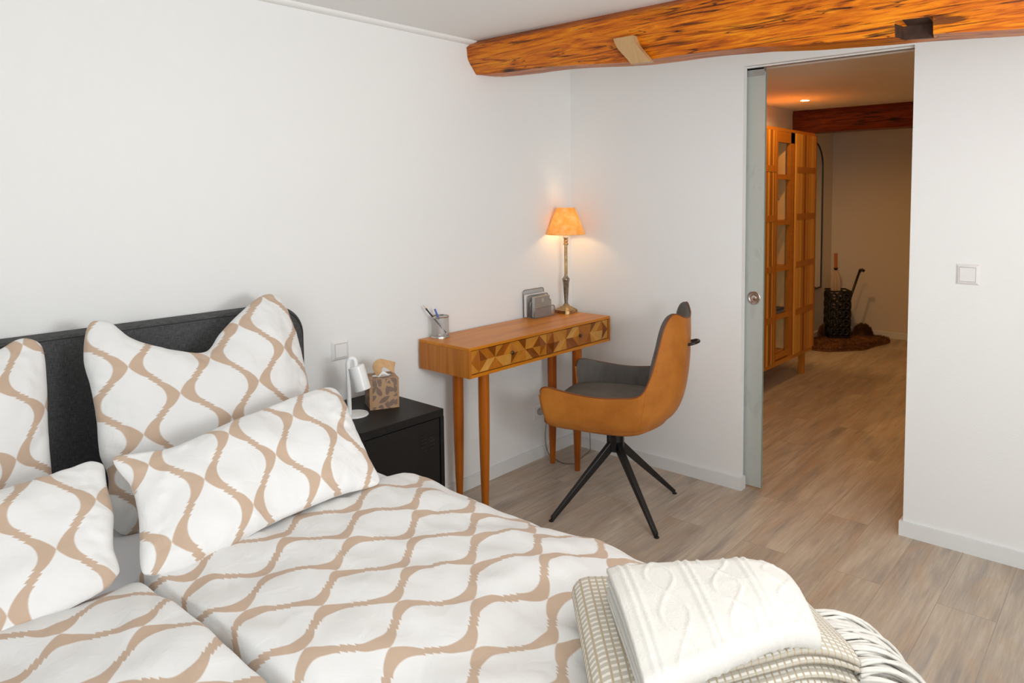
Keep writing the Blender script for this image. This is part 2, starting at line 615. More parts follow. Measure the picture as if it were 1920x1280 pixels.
# wire mesh (pen cup, letter rack)
t = NT('silver_mesh')
tc = t.n('ShaderNodeTexCoord')
sp = t.n('ShaderNodeSeparateXYZ')
t.link(tc.outputs['UV'], sp.inputs[0])
a = t.math('PINGPONG', sp.outputs[0], 0.5)
b = t.math('PINGPONG', sp.outputs[1], 0.5)
wire = t.math('LESS_THAN', t.math('MINIMUM', a, b), 0.10)
t.set(Base_Color=(0.50, 0.49, 0.47, 1), Metallic=0.6, Roughness=0.4, Alpha=wire)
M['mesh'] = t.m
M['wire'] = plain('silver_wire', (0.36, 0.34, 0.32), 0.35, 0.8)

# tissue box print: leaf outlines
t = NT('leaf_print_card')
tc = t.n('ShaderNodeTexCoord')
vo = t.n('ShaderNodeTexVoronoi', feature='F1', i_Scale=1.0, i_Randomness=0.85)
mp = t.n('ShaderNodeMapping')
mp.inputs['Scale'].default_value = (3.6, 3.6, 1)
t.link(tc.outputs['UV'], mp.inputs[0])
t.link(mp.outputs[0], vo.inputs['Vector'])
sub = t.n('ShaderNodeVectorMath', operation='SUBTRACT')
t.link(mp.outputs[0], sub.inputs[0])
t.link(vo.outputs['Position'], sub.inputs[1])
spc = t.n('ShaderNodeSeparateColor')
t.link(vo.outputs['Color'], spc.inputs[0])
ang = t.math('MULTIPLY', spc.outputs[0], 6.283)
rot = t.n('ShaderNodeVectorRotate', rotation_type='Z_AXIS')
t.link(sub.outputs[0], rot.inputs['Vector'])
t.link(ang, rot.inputs['Angle'])
s2 = t.n('ShaderNodeSeparateXYZ')
t.link(rot.outputs[0], s2.inputs[0])
x_, y_ = s2.outputs[0], s2.outputs[1]
# leaf: |y| < 0.2*(1-(x/.62)^2)
prof = t.math('MULTIPLY', t.math('SUBTRACT', 1.0, t.math('POWER', t.math('ABSOLUTE', t.math('DIVIDE', x_, 0.78)), 2.0)), 0.30)
inn = t.math('GREATER_THAN', prof, t.math('ABSOLUTE', y_))
rat = t.math('ABSOLUTE', t.math('DIVIDE', y_, t.math('MAXIMUM', prof, 0.01)))
stripe = t.math('GREATER_THAN', t.math('PINGPONG', t.math('MULTIPLY', rat, 2.4), 0.5), 0.15)
pr_ = t.math('MULTIPLY', inn, stripe)
t.set(Base_Color=t.mix(pr_, srgb(176, 142, 108), srgb(92, 80, 82)), Roughness=0.7)
M['leafbox'] = t.m

# waffle blanket: UV in stripes
t = NT('beige_waffle_weave')
tc = t.n('ShaderNodeTexCoord')
sp = t.n('ShaderNodeSeparateXYZ')
t.link(tc.outputs['UV'], sp.inputs[0])
a = t.math('PINGPONG', sp.outputs[0], 0.5)
b = t.math('PINGPONG', sp.outputs[1], 0.5)
line = t.math('LESS_THAN', a, 0.10)
knot = t.math('MULTIPLY', t.math('GREATER_THAN', a, 0.14), t.math('LESS_THAN', b, 0.2))
c = t.mix(knot, (0.54, 0.50, 0.42), (0.80, 0.77, 0.70))
c = t.mix(line, c, (0.50, 0.40, 0.27))
t.set(Base_Color=c, Roughness=0.95)
hh = t.math('ADD', t.math('MULTIPLY', knot, 1.0), t.math('MULTIPLY', line, 0.5))
t.bump(hh, 0.7, 0.004)
M['waffle'] = t.m
M['knit'] = plain('cream_knit', (0.71, 0.695, 0.65), 0.95, bump=0.5, bscale=260)
M['fringe'] = plain('cream_yarn', (0.74, 0.715, 0.66), 0.95, nscale=60, namp=0.06)
M['fur'] = plain('brown_fur', (0.20, 0.085, 0.028), 0.95, nscale=12, namp=0.5)

# ------------------------------------------------------------------ room shell
HC = 2.15
SILL = 0.9


def struct(name, mb, mat, parent=None):
    o = mb.build(name, mat, parent)
    if parent is None:
        o['kind'] = 'structure'
    return o


b = MB(); b.box(-5.2, 4.5, -4.7, 0.15, -0.1, 0.0); struct('floor', b, M['floor'])
b = MB(); b.box(-5.2, 4.5, -4.7, 0.15, HC, HC + 0.1); struct('ceiling', b, M['ceiling'])
b = MB(); b.box(-5.2, 0.12, 0.0, 0.12, 0, HC); struct('wall_left', b, M['wall'])
YL, YR, ZD = -1.028, -1.755, 2.0097
b = MB()
b.box(0, 0.035, YL, 0.0, 0, HC)
b.box(0.075, 0.12, YL, 0.0, 0, HC)
b.box(0, 0.12, -4.6, YR, 0, HC)
b.box(0, 0.035, YR, YL, ZD, HC)
b.box(0.035, 0.075, YR, YL, ZD - 0.004, HC)
b.box(0.075, 0.12, YR, YL, ZD - 0.004, HC)
struct('wall_right', b, M['wall'])
# walls behind the camera, with their windows
b = MB()
b.box(-5.1, -5.0, -4.6, 0, 0, SILL); b.box(-5.1, -5.0, -4.6, 0, 2.0, HC)
b.box(-5.1, -5.0, -2.8, 0, SILL, 2.0); b.box(-5.1, -5.0, -4.6, -4.2, SILL, 2.0)
struct('wall_far_left', b, M['wall'])
b = MB()
b.box(-5.1, 0.12, -4.6, -4.5, 0, SILL); b.box(-5.1, 0.12, -4.6, -4.5, 2.05, HC)
b.box(-5.1, -3.3, -4.6, -4.5, SILL, 2.05); b.box(-1.5, 0.12, -4.6, -4.5, SILL, 2.05)
struct('wall_rear', b, M['wall'])


def window(n, x0, x1, y0, y1, z0, z1, along):
    b = MB()
    f = 0.05
    if along == 'y':
        for (a, c) in ((y0, y0 + f), (y1 - f, y1), ((y0 + y1) / 2 - f / 2, (y0 + y1) / 2 + f / 2)):
            b.box(x0, x1, a, c, z0 + f, z1 - f)
        b.box(x0, x1, y0, y1, z0, z0 + f); b.box(x0, x1, y0, y1, z1 - f, z1)
    else:
        for (a, c) in ((x0, x0 + f), (x1 - f, x1), ((x0 + x1) / 2 - f / 2, (x0 + x1) / 2 + f / 2)):
            b.box(a, c, y0, y1, z0 + f, z1 - f)
        b.box(x0, x1, y0, y1, z0, z0 + f); b.box(x0, x1, y0, y1, z1 - f, z1)
    struct('window_%d' % n, b, M['trim'])


window(1, -5.09, -5.03, -4.2, -2.8, SILL, 2.0, 'y')
window(2, -3.3, -1.5, -4.59, -4.53, SILL, 2.05, 'x')
# hall
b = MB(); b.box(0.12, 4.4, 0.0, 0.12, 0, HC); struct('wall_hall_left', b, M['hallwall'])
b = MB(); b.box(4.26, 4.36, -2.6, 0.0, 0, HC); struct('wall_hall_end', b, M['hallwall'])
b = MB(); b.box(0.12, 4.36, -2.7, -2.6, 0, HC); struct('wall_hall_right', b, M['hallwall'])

# coving along the left wall
b = MB()
n = 8
pr = [(0.0, HC), (0.0, HC - 0.018)] + [(-0.028 * math.sin(PI / 2 * i / n) , HC - 0.018 + 0.014 * (1 - math.cos(PI / 2 * i / n))) for i in range(1, n + 1)] + [(-0.028, HC)]
vs = []
for x in (-5.0, -0.001):
    vs += [(x, y, z) for y, z in pr]
k = len(pr)
fs = [(i, i + 1, k + i + 1, k + i) for i in range(k - 1)] + [tuple(range(k)), tuple(range(2 * k - 1, k - 1, -1))]
b.add(vs, fs)
struct('trim_1', b, M['ceiling'])


def baseboard(name, x0, x1, y0, y1, face):
    b = MB()
    h, th = 0.0611, 0.013
    b.box(x0, x1, y0, y1, 0.0, h - 0.004)
    e = 0.004
    if face == 'y-':
        b.box(x0, x1, y0 + e, y1, h - 0.004, h)
    elif face == 'x-':
        b.box(x0 + e, x1, y0, y1, h - 0.004, h)
    else:
        b.box(x0, x1, y0, y1, h - 0.004, h)
    return struct(name, b, M['trim'])


T = 0.013
baseboard('baseboard_left', -5.0, 0.0, -T, 0.0, 'y-')
b = MB(); b.box(-T, 0, YL, -T, 0, 0.061); b.box(-T, 0.035, YL - T, YL, 0, 0.061); struct('baseboard_right', b, M['trim'])
b = MB(); b.box(-T, 0, -4.5, YR, 0, 0.061); b.box(-T, 0.12, YR, YR + T, 0, 0.061); struct('baseboard_door', b, M['trim'])
baseboard('baseboard_hall_left', 0.12, 4.26, -T, 0.0, 'y-')
baseboard('baseboard_hall_end', 4.26 - T, 4.26, -2.6, -T, 'x-')

# sliding glass door, mostly inside its wall pocket
door = empty('door_1', (0.055, -0.60, 0))
door['kind'] = 'structure'
b = MB(); b.box(0.050, 0.060, -1.1125, -0.20, 0.012, 1.985); b.build('glass_pane', M['glass'], door)
b = MB(); b.box(0.0495, 0.0605, -1.1145, -1.1125, 0.012, 1.985); b.build('glass_edge', M['glassedge'], door)
b = MB(); b.box(0.044, 0.049, -1.108, -0.25, 1.968, 2.004, 0.001); b.box(0.061, 0.066, -1.108, -0.25, 1.968, 2.004)
b.box(0.044, 0.066, -1.108, -0.25, 1.996, 2.004); b.build('clamp_rail', M['alu'], door)
b = MB()
b.lathe([(0, 0), (0.031, 0), (0.032, 0.003), (0.030, 0.0045), (0.024, 0.004), (0.021, 0.0015), (0.012, 0.001), (0.0115, 0.0035), (0.008, 0.0045), (0, 0.0045)], (0.0495, -1.068, 0.927), 40, axis=(-1, 0, 0))
auto_smooth(b.build('door_handle', M['steel'], door))['label'] = 'round brushed steel finger pull'
b = MB(); b.box(0.040, 0.070, YR, YL, 2.004, 2.0062); struct('trim_2', b, M['alu'])

# ------------------------------------------------------------------ timber beams
def beam(name, mat, y0, y1, prof, label, nseg, amp, notches=()):
    # prof(y) -> closed list of (x,z); sampled densely
    vs = []
    fs = []
    K = None
    for i in range(nseg + 1):
        y = y0 + (y1 - y0) * i / nseg
        P = prof(y)
        # resample
        pts = []
        for a in range(len(P)):
            p0 = Vector(P[a]); p1 = Vector(P[(a + 1) % len(P)])
            m_ = max(1, int((p1 - p0).length / 0.012))
            m_ = SEG[a] if a < len(SEG) else 4
            for k in range(m_):
                pts.append(p0.lerp(p1, k / m_))
        cx = sum(p[0] for p in pts) / len(pts); cz = sum(p[1] for p in pts) / len(pts)
        for p in pts:
            x, z = p[0], p[1]
            nn = noise.noise(Vector((x * 9, y * 2.2, z * 9))) * amp + noise.noise(Vector((x * 40, y * 9, z * 40))) * amp * 0.35
            dx, dz = x - cx, z - cz
            L = math.hypot(dx, dz)
            if z < HC - 0.004:
                x += dx / L * nn; z += dz / L * nn
                z = min(z, HC)
            for (ny0, ny1, nz0, nz1, dep, side) in notches:
                if ny0 < y < ny1 and nz0 < z < nz1 and dx < 0:
                    x += dep
            vs.append((x, y, z))
        K = len(pts)
    for i in range(nseg):
        for k in range(K):
            k2 = (k + 1) % K
            fs.append((i * K + k, i * K + k2, (i + 1) * K + k2, (i + 1) * K + k))
    fs.append(tuple(range(K - 1, -1, -1)))
    fs.append(tuple(nseg * K + k for k in range(K)))
    return vs, fs


SEG = [3, 6, 20, 14, 12, 6]


def prof_main(y):
    t_ = -y / 2.6
    zb = interp([(0, 1.997), (0.33, 1.986), (0.88, 1.953), (1.40, 1.936), (1.85, 1.902), (2.2, 1.882), (3.0, 1.86), (4.6, 1.85)], -y)[0] + 0.003 * math.sin(y * 9)
    e = math.exp(y / 0.10)          # rounded nose at the wall
    xf = -0.785 + 0.0 * e
    return [(-0.738 - 0.01 * t_, HC), (xf, 2.118), (xf + 0.008, 2.062), (-0.722 - 0.03 * min(1, t_), zb), (-0.545 + 0.01 * math.sin(y * 3), zb + 0.012), (-0.50, HC)]


vs, fs = beam('b', None, -0.001, -4.5, prof_main, '', 420, 0.0045,
              notches=[(-1.975, -1.878, 1.885, 1.945, 0.06, 0)])
bm_ = empty('ceiling_beam', (-0.65, -2.2, 2.05))
tag(bm_, 'old honey-orange timber ceiling beam with knots, cracks and a notch', 'beam')
M['cavity'] = plain('dirty_shaded_wood', srgb(58, 32, 14), 0.8, nscale=40, namp=0.5)  # notch faces: dirt plus the cavity's shadow painted into the colour
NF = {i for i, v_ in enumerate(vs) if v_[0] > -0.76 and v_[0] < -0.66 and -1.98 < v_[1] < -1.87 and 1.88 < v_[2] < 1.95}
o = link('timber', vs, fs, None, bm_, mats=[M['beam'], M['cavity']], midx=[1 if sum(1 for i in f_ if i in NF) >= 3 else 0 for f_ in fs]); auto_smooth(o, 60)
# pale pegged repair
pts = [(-0.790, -0.849, 2.036), (-0.790, -0.942, 2.036), (-0.758, -0.992, 1.934), (-0.758, -0.905, 1.934)]
vs = []; fs = []
NU, NV = 8, 10
prp = lambda y, z: None
for j in range(NV + 1):
    v_ = j / NV
    for i in range(NU + 1):
        u__ = i / NU
        a = Vector(pts[0]).lerp(Vector(pts[1]), u__); c = Vector(pts[3]).lerp(Vector(pts[2]), u__)
        q = a.lerp(c, v_)
        q.x -= 0.003 + 0.007 * math.sin(PI * v_)
        q.y += 0.006 * math.sin(v_ * 5)
        vs.append(q)
base = len(vs)
vs += [q + Vector((0.03, 0, 0)) for q in vs]
for j in range(NV):
    for i in range(NU):
        a = j * (NU + 1) + i
        fs.append((a, a + NU + 1, a + NU + 2, a + 1))
ring = [i for i in range(NU + 1)] + [j * (NU + 1) + NU for j in range(1, NV + 1)] + [NV * (NU + 1) + i for i in range(NU - 1, -1, -1)] + [j * (NU + 1) for j in range(NV - 1, 0, -1)]
for i in range(len(ring)):
    a, c = ring[i], ring[(i + 1) % len(ring)]
    fs.append((a, c, c + base, a + base))
o = link('wooden_plug', vs, fs, M['plug'], bm_)
o['label'] = 'pale unstained wood patch let into the beam'

SEG = [2, 12, 3, 10, 8, 4]


def prof_hall(y):
    return [(3.20, HC), (3.19, 2.10), (3.195, 1.985), (3.215, 1.953), (3.42, 1.955), (3.42, HC)]


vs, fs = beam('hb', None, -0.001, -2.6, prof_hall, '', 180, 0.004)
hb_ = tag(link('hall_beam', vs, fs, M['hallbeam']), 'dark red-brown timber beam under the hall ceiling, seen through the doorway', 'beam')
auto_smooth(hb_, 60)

# hall ceiling spot
sp_ = empty('ceiling_spotlight', (2.50, -0.37, HC))
tag(sp_, 'small glowing recessed spotlight in the hall ceiling', 'light')
b = MB(); b.lathe([(0.042, -0.001), (0.044, -0.004), (0.036, -0.006), (0.034, -0.001)], (2.50, -0.37, HC), 32, closed=True); auto_smooth(b.build('trim_ring', M['whitemetal'], sp_))
b = MB(); b.lathe([(0, -0.003), (0.033, -0.003), (0.033, -0.001), (0, -0.001)], (2.50, -0.37, HC), 32); b.build('light_disc', M['spot'], sp_)
l = bpy.data.lights.new('hall_spot_light', 'SPOT'); l.energy = 30; l.color = (1.0, 0.56, 0.20); l.spot_size = math.radians(165); l.spot_blend = 1.0; l.shadow_soft_size = 0.03
o = bpy.data.objects.new('hall_spot_light', l); C.objects.link(o); o.location = (2.50, -0.37, HC - 0.02)
l = bpy.data.lights.new('hall_spot_light_rear', 'SPOT'); l.energy = 13; l.color = (1.0, 0.56, 0.20); l.spot_size = math.radians(165); l.spot_blend = 1.0; l.shadow_soft_size = 0.03
o = bpy.data.objects.new('hall_spot_light_rear', l); C.objects.link(o); o.location = (1.3, -1.9, HC - 0.02)

l = bpy.data.lights.new('hall_fill_light', 'SPOT'); l.energy = 19; l.color = (1.0, 0.54, 0.17); l.spot_size = math.radians(175); l.spot_blend = 0.3; l.shadow_soft_size = 0.03  # added unseen lamp, brightens the wardrobe front and hall ceiling
o = bpy.data.objects.new('hall_fill_light', l); C.objects.link(o); o.location = (1.45, -0.85, HC - 0.03)

# ------------------------------------------------------------------ bed
bed = empty('bed', (-2.5, -1.1, 0))
tag(bed, 'double bed with charcoal fabric headboard and white mattress along the left wall', 'bed')
# headboard: rounded top corners, softly padded
def rounded_outline(x0, x1, z0, z1, r, n=14):
    P = [(x0, z0), (x1, z0)]
    for i in range(n + 1):
        a = PI / 2 * i / n
        P.append((x1 - r[0] + r[0] * math.cos(a), z1 - r[1] + r[1] * math.sin(a)))
    for i in range(n + 1):
        a = PI / 2 + PI / 2 * i / n
        P.append((x0 + r[0] + r[0] * math.cos(a), z1 - r[1] + r[1] * math.sin(a)))
    return P


def slab(outline, y0, y1, bev, mb):
    # prism in xz with bevelled front edge (front at y0 < y1)
    cx = sum(p[0] for p in outline) / len(outline); cz = sum(p[1] for p in outline) / len(outline)
    n = len(outline)
    x0 = min(p[0] for p in outline); x1 = max(p[0] for p in outline); z0 = min(p[1] for p in outline); z1 = max(p[1] for p in outline)
    sx = 1 - 2 * bev / (x1 - x0); sz = 1 - 2 * bev / (z1 - z0)
    mx_, mz_ = (x0 + x1) / 2, (z0 + z1) / 2
    ins = [(mx_ + (p[0] - mx_) * sx, mz_ + (p[1] - mz_) * sz) for p in outline]
    vs = [(p[0], y1, p[1]) for p in outline] + [(p[0], y0 + bev, p[1]) for p in outline] + [(p[0], y0, p[1]) for p in ins]
    fs = []
    for k in range(2):
        for i in range(n):
            j = (i + 1) % n
            fs.append((k * n + i, k * n + j, (k + 1) * n + j, (k + 1) * n + i))
    fs.append(tuple(range(n - 1, -1, -1)))
    fs.append(tuple(2 * n + i for i in range(n)))
    mb.add(vs, fs)


b = MB()
slab(rounded_outline(-3.42, -1.722, 0.05, 1.028, (0.115, 0.115)), -0.100, -0.016, 0.012, b)
auto_smooth(b.build('headboard', M['charcoal'], bed), 40)
b = MB()
P = rounded_outline(-3.41, -1.732, 0.05, 1.018, (0.108, 0.108))
b.tube([(p[0], -0.098, p[1]) for p in P[1:]], 0.0022, 6)
b.build('headboard_seam', M['rubber'], bed)
b = MB()
b.box(-3.40, -1.725, -2.10, -0.10, 0.10, 0.34, 0.02)
auto_smooth(b.build('bed_frame', M['charcoal'], bed), 40)
for (x, y) in ((-3.3, -0.2), (-1.83, -0.2), (-3.3, -2.0), (-1.83, -2.0)):
    b = MB(); b.tube([(x, y, 0.0), (x, y, 0.11)], [0.018, 0.028], 14); auto_smooth(b.build('leg', M['blackmetal'], bed))
b = MB(); b.box(-3.37, -1.755, -2.07, -0.105, 0.335, 0.535, 0.035)
auto_smooth(b.build('mattress', M['sheet'], bed), 50)


def fbm(x, y, z=0.0, o=3):
    return noise.fractal(Vector((x, y, z)), 0.6, 2.0, o)


def grid_solid(P, nu, nv, thick, uvs, name, mat, parent=None):
    # P[j][i] top surface; close with an offset bottom
    vs = []
    uv = []
    for j in range(nv + 1):
        for i in range(nu + 1):
            vs.append(Vector(P[j][i])); uv.append(uvs[j][i])
    nrm = []
    for j in range(nv + 1):
        for i in range(nu + 1):
            a = Vector(P[j][min(i + 1, nu)]) - Vector(P[j][max(i - 1, 0)])
            c = Vector(P[min(j + 1, nv)][i]) - Vector(P[max(j - 1, 0)][i])
            nn = a.cross(c)
            nn.normalize()
            if nn.z < 0 and False: nn = -nn
            nrm.append(nn)
    N = len(vs)
    vs += [v_ - n_ * thick for v_, n_ in zip(vs, nrm)]
    uv += uv[:N]
    fs = []
    W_ = nu + 1
    for j in range(nv):
        for i in range(nu):
            a = j * W_ + i
            fs.append((a, a + 1, a + W_ + 1, a + W_))
            fs.append((N + a, N + a + W_, N + a + W_ + 1, N + a + 1))
    ring = [i for i in range(W_)] + [j * W_ + nu for j in range(1, nv + 1)] + [nv * W_ + i for i in range(nu - 1, -1, -1)] + [j * W_ for j in range(nv - 1, 0, -1)]
    for i in range(len(ring)):
        a, c = ring[i], ring[(i + 1) % len(ring)]
        fs.append((a, a + N, c + N, c))
    return link(name, vs, fs, mat, parent, True, uvs=uv)


def arc_table(pts):
    tab = [(0.0, *pts[0])]
    for p_, q in zip(pts, pts[1:]):
        tab.append((tab[-1][0] + math.dist(p_, q), *q))
    return tab


def smooth_poly(pts, n=6):
    P = [(i, (p_[0], p_[1], 0)) for i, p_ in enumerate(pts)]
    f = catmull(P, 0)
    return [tuple(f(i / n)[:2]) for i in range((len(pts) - 1) * n + 1)]


UC, VC = -1.2945, -2.0254
PA, PB = 0.2187, 0.2077
ZT = 0.605


def duvet(name, xprof, yprof, label, seed, nu=150, nv=170, voff=(0, 0), wav=0.012, hem=0.075):
    tx = arc_table(smooth_poly(xprof)); ty = arc_table(smooth_poly(yprof))
    Lx, Ly = tx[-1][0], ty[-1][0]
    x_ref = xprof[0][0]
    P = []; UV = []; PLN = []
    for j in range(nv + 1):
        s = Ly * j / nv
        y, dzy = interp(ty, s)
        row = []; ur = []
        for i in range(nu + 1):
            q = Lx * i / nu
            x, dzx = interp(tx, q)
            edge = min(1.0, min(s, Ly - s, q, Lx - q) / 0.10)
            z = ZT + min(0, dzx) + min(0, dzy)
            pf = fbm(x * 2.6 + seed, y * 2.6, seed, 3) * 0.020
            # long soft folds running away from the pillows
            w1 = noise.noise(Vector((x * 11 + y * 3.0, y * 3.6 - x * 1.5, seed))) * wav
            w2 = noise.noise(Vector((x * 30 - y * 8, y * 9 + x * 5, seed + 5))) * wav * 0.35
            z += (pf + w1 + w2) * (0.35 + 0.65 * edge)
            hang = min(1, max(0, -dzx / 0.1))
            x2 = x + hang * 0.018 * noise.noise(Vector((y * 7, z * 3, seed)))
            z = max(z, 0.30)
            row.append((x2, y, z))
            ur.append(((-(s) + (ty[0][1]) - UC + voff[0]) / PA, (x_ref + q - VC + voff[1]) / PB))
        P.append(row); UV.append(ur)
        PLN.append(1.0 if s < hem else 0.0)
    # make the winding face up
    o = grid_solid([r_[::-1] for r_ in P], nu, nv, 0.012, [r_[::-1] for r_ in UV], name, M['ogee'])
    at = o.data.attributes.new('plain', 'FLOAT', 'POINT')
    pv = [PLN[j] for j in range(nv + 1) for _ in range(nu + 1)]
    at.data.foreach_set('value', pv + pv)
    tag(o, label, 'duvet', 'duvets on the double bed')
    return o


# x profile (x, dz) and y profile (y, dz)
duvet('duvet', [(-2.560, -0.07), (-2.558, -0.035), (-2.548, -0.010), (-2.52, 0), (-2.3, 0.0), (-2.05, 0), (-1.93, -0.002), (-1.83, -0.018), (-1.75, -0.055), (-1.69, -0.115), (-1.665, -0.19), (-1.66, -0.28)],
      [(-0.735, -0.065), (-0.745, -0.035), (-0.78, -0.010), (-0.85, 0), (-1.2, 0), (-1.7, 0), (-1.95, -0.002), (-2.06, -0.02), (-2.13, -0.07), (-2.155, -0.16), (-2.16, -0.24)],
      'white duvet with beige ogee lattice on the right half of the bed, under the blankets', 1.7)
duvet('duvet', [(-3.48, -0.28), (-3.475, -0.18), (-3.44, -0.10), (-3.36, -0.03), (-3.25, 0), (-3.0, 0), (-2.75, 0.0), (-2.60, 0.0), (-2.576, -0.010), (-2.566, -0.035), (-2.564, -0.07)],
      [(-0.79, -0.065), (-0.80, -0.035), (-0.83, -0.010), (-0.90, 0), (-1.2, 0), (-1.7, 0), (-1.95, -0.002), (-2.06, -0.02), (-2.13, -0.07), (-2.155, -0.16), (-2.16, -0.24)],
      'white duvet with beige ogee lattice on the left half of the bed, lower left corner', 8.3, voff=(-0.29 + 0.0, 0.66))

# ------------------------------------------------------------------ pillows
PIL = {
"P2": dict(P0=(-2.0, -0.45, 0.56), tilt=65, Minv=((4.4138, -0.3343), (-0.0672, -5.0494)), O=(-0.2872, 0.4029), bul=0.085, back=0.05,
 top=[[-0.463, 0.58], [-0.408, 0.56], [-0.363, 0.504], [-0.277, 0.456], [-0.197, 0.428], [-0.156, 0.429], [-0.109, 0.475], [-0.028, 0.535], [0.058, 0.584], [0.122, 0.592]],
 right=[[0.122, 0.592], [0.137, 0.516], [0.144, 0.398], [0.138, 0.248], [0.116, 0.125], [0.096, 0.023]],
 bottom=[[-0.504, -0.025], [-0.392, -0.041], [-0.243, -0.019], [-0.076, -0.002], [0.096, 0.023]],
 left=[[-0.463, 0.58], [-0.489, 0.463], [-0.486, 0.386], [-0.487, 0.296], [-0.496, 0.195], [-0.487, 0.135], [-0.501, 0.054], [-0.504, -0.025]]),
"P3": dict(P0=(-2.3, -0.88, 0.585), tilt=42, Minv=((5.2443, 0.3295), (-0.4088, -4.8855)), O=(-0.011, 0.1862), bul=0.06, back=0.06,
 top=[[-0.259, 0.341], [-0.207, 0.329], [-0.138, 0.317], [-0.056, 0.327], [0.035, 0.347], [0.149, 0.365], [0.255, 0.38], [0.338, 0.387], [0.38, 0.386]],
 right=[[0.38, 0.386], [0.38, 0.324], [0.367, 0.228], [0.358, 0.125], [0.359, 0.055], [0.356, 0.03]],
 bottom=[[-0.281, 0.023], [-0.235, 0.018], [-0.168, 0.011], [-0.09, 0.021], [0.01, 0.038], [0.115, 0.045], [0.228, 0.047], [0.309, 0.037], [0.356, 0.03]],
 left=[[-0.259, 0.341], [-0.248, 0.29], [-0.237, 0.249], [-0.239, 0.198], [-0.252, 0.133], [-0.27, 0.073], [-0.281, 0.023]]),
"P4": dict(P0=(-2.6, -0.88, 0.585), tilt=36, Minv=((5.01, -0.0097), (-0.144, -5.1113)), O=(-0.1111, 0.2383), bul=0.06, back=0.055,
 top=[[-0.62, 0.381], [-0.45, 0.355], [-0.295, 0.345], [-0.163, 0.345], [-0.104, 0.349], [-0.029, 0.358], [0.017, 0.364], [0.045, 0.358]],
 right=[[0.045, 0.358], [0.029, 0.29], [0.019, 0.208], [-0.006, 0.123], [-0.008, 0.083], [-0.008, 0.048]],
 bottom=[[-0.61, 0.0], [-0.42, 0.01], [-0.231, 0.014], [-0.171, 0.017], [-0.125, 0.023], [-0.076, 0.029], [-0.039, 0.037], [-0.008, 0.048]],
 left=[[-0.62, 0.381], [-0.605, 0.247], [-0.605, 0.105], [-0.61, 0.0]]),
"P1": dict(P0=(-2.6, -0.45, 0.55), tilt=66, Minv=((5.1402, 1.7901), (0.6246, -5.4622)), O=(-0.0961, 0.3266), bul=0.08, back=0.05,
 top=[[-0.60, 0.54], [-0.45, 0.48], [-0.3, 0.455], [-0.182, 0.48], [-0.116, 0.516], [-0.07, 0.532], [-0.033, 0.552], [0.007, 0.563]],
 right=[[0.007, 0.563], [0.022, 0.523], [0.016, 0.42], [0.002, 0.309], [-0.008, 0.186], [-0.012, 0.06], [-0.02, -0.01]],
 bottom=[[-0.61, 0.0], [-0.45, 0.01], [-0.25, 0.0], [-0.02, -0.01]],
 left=[[-0.60, 0.54], [-0.605, 0.35], [-0.605, 0.197], [-0.61, 0.0]]),
}


def polyfun(pts):
    L = [0]
    for a, c in zip(pts, pts[1:]):
        L.append(L[-1] + math.dist(a, c))
    P = [(l / L[-1], (p_[0], p_[1], 0)) for l, p_ in zip(L, pts)]
    return catmull(P, 0)


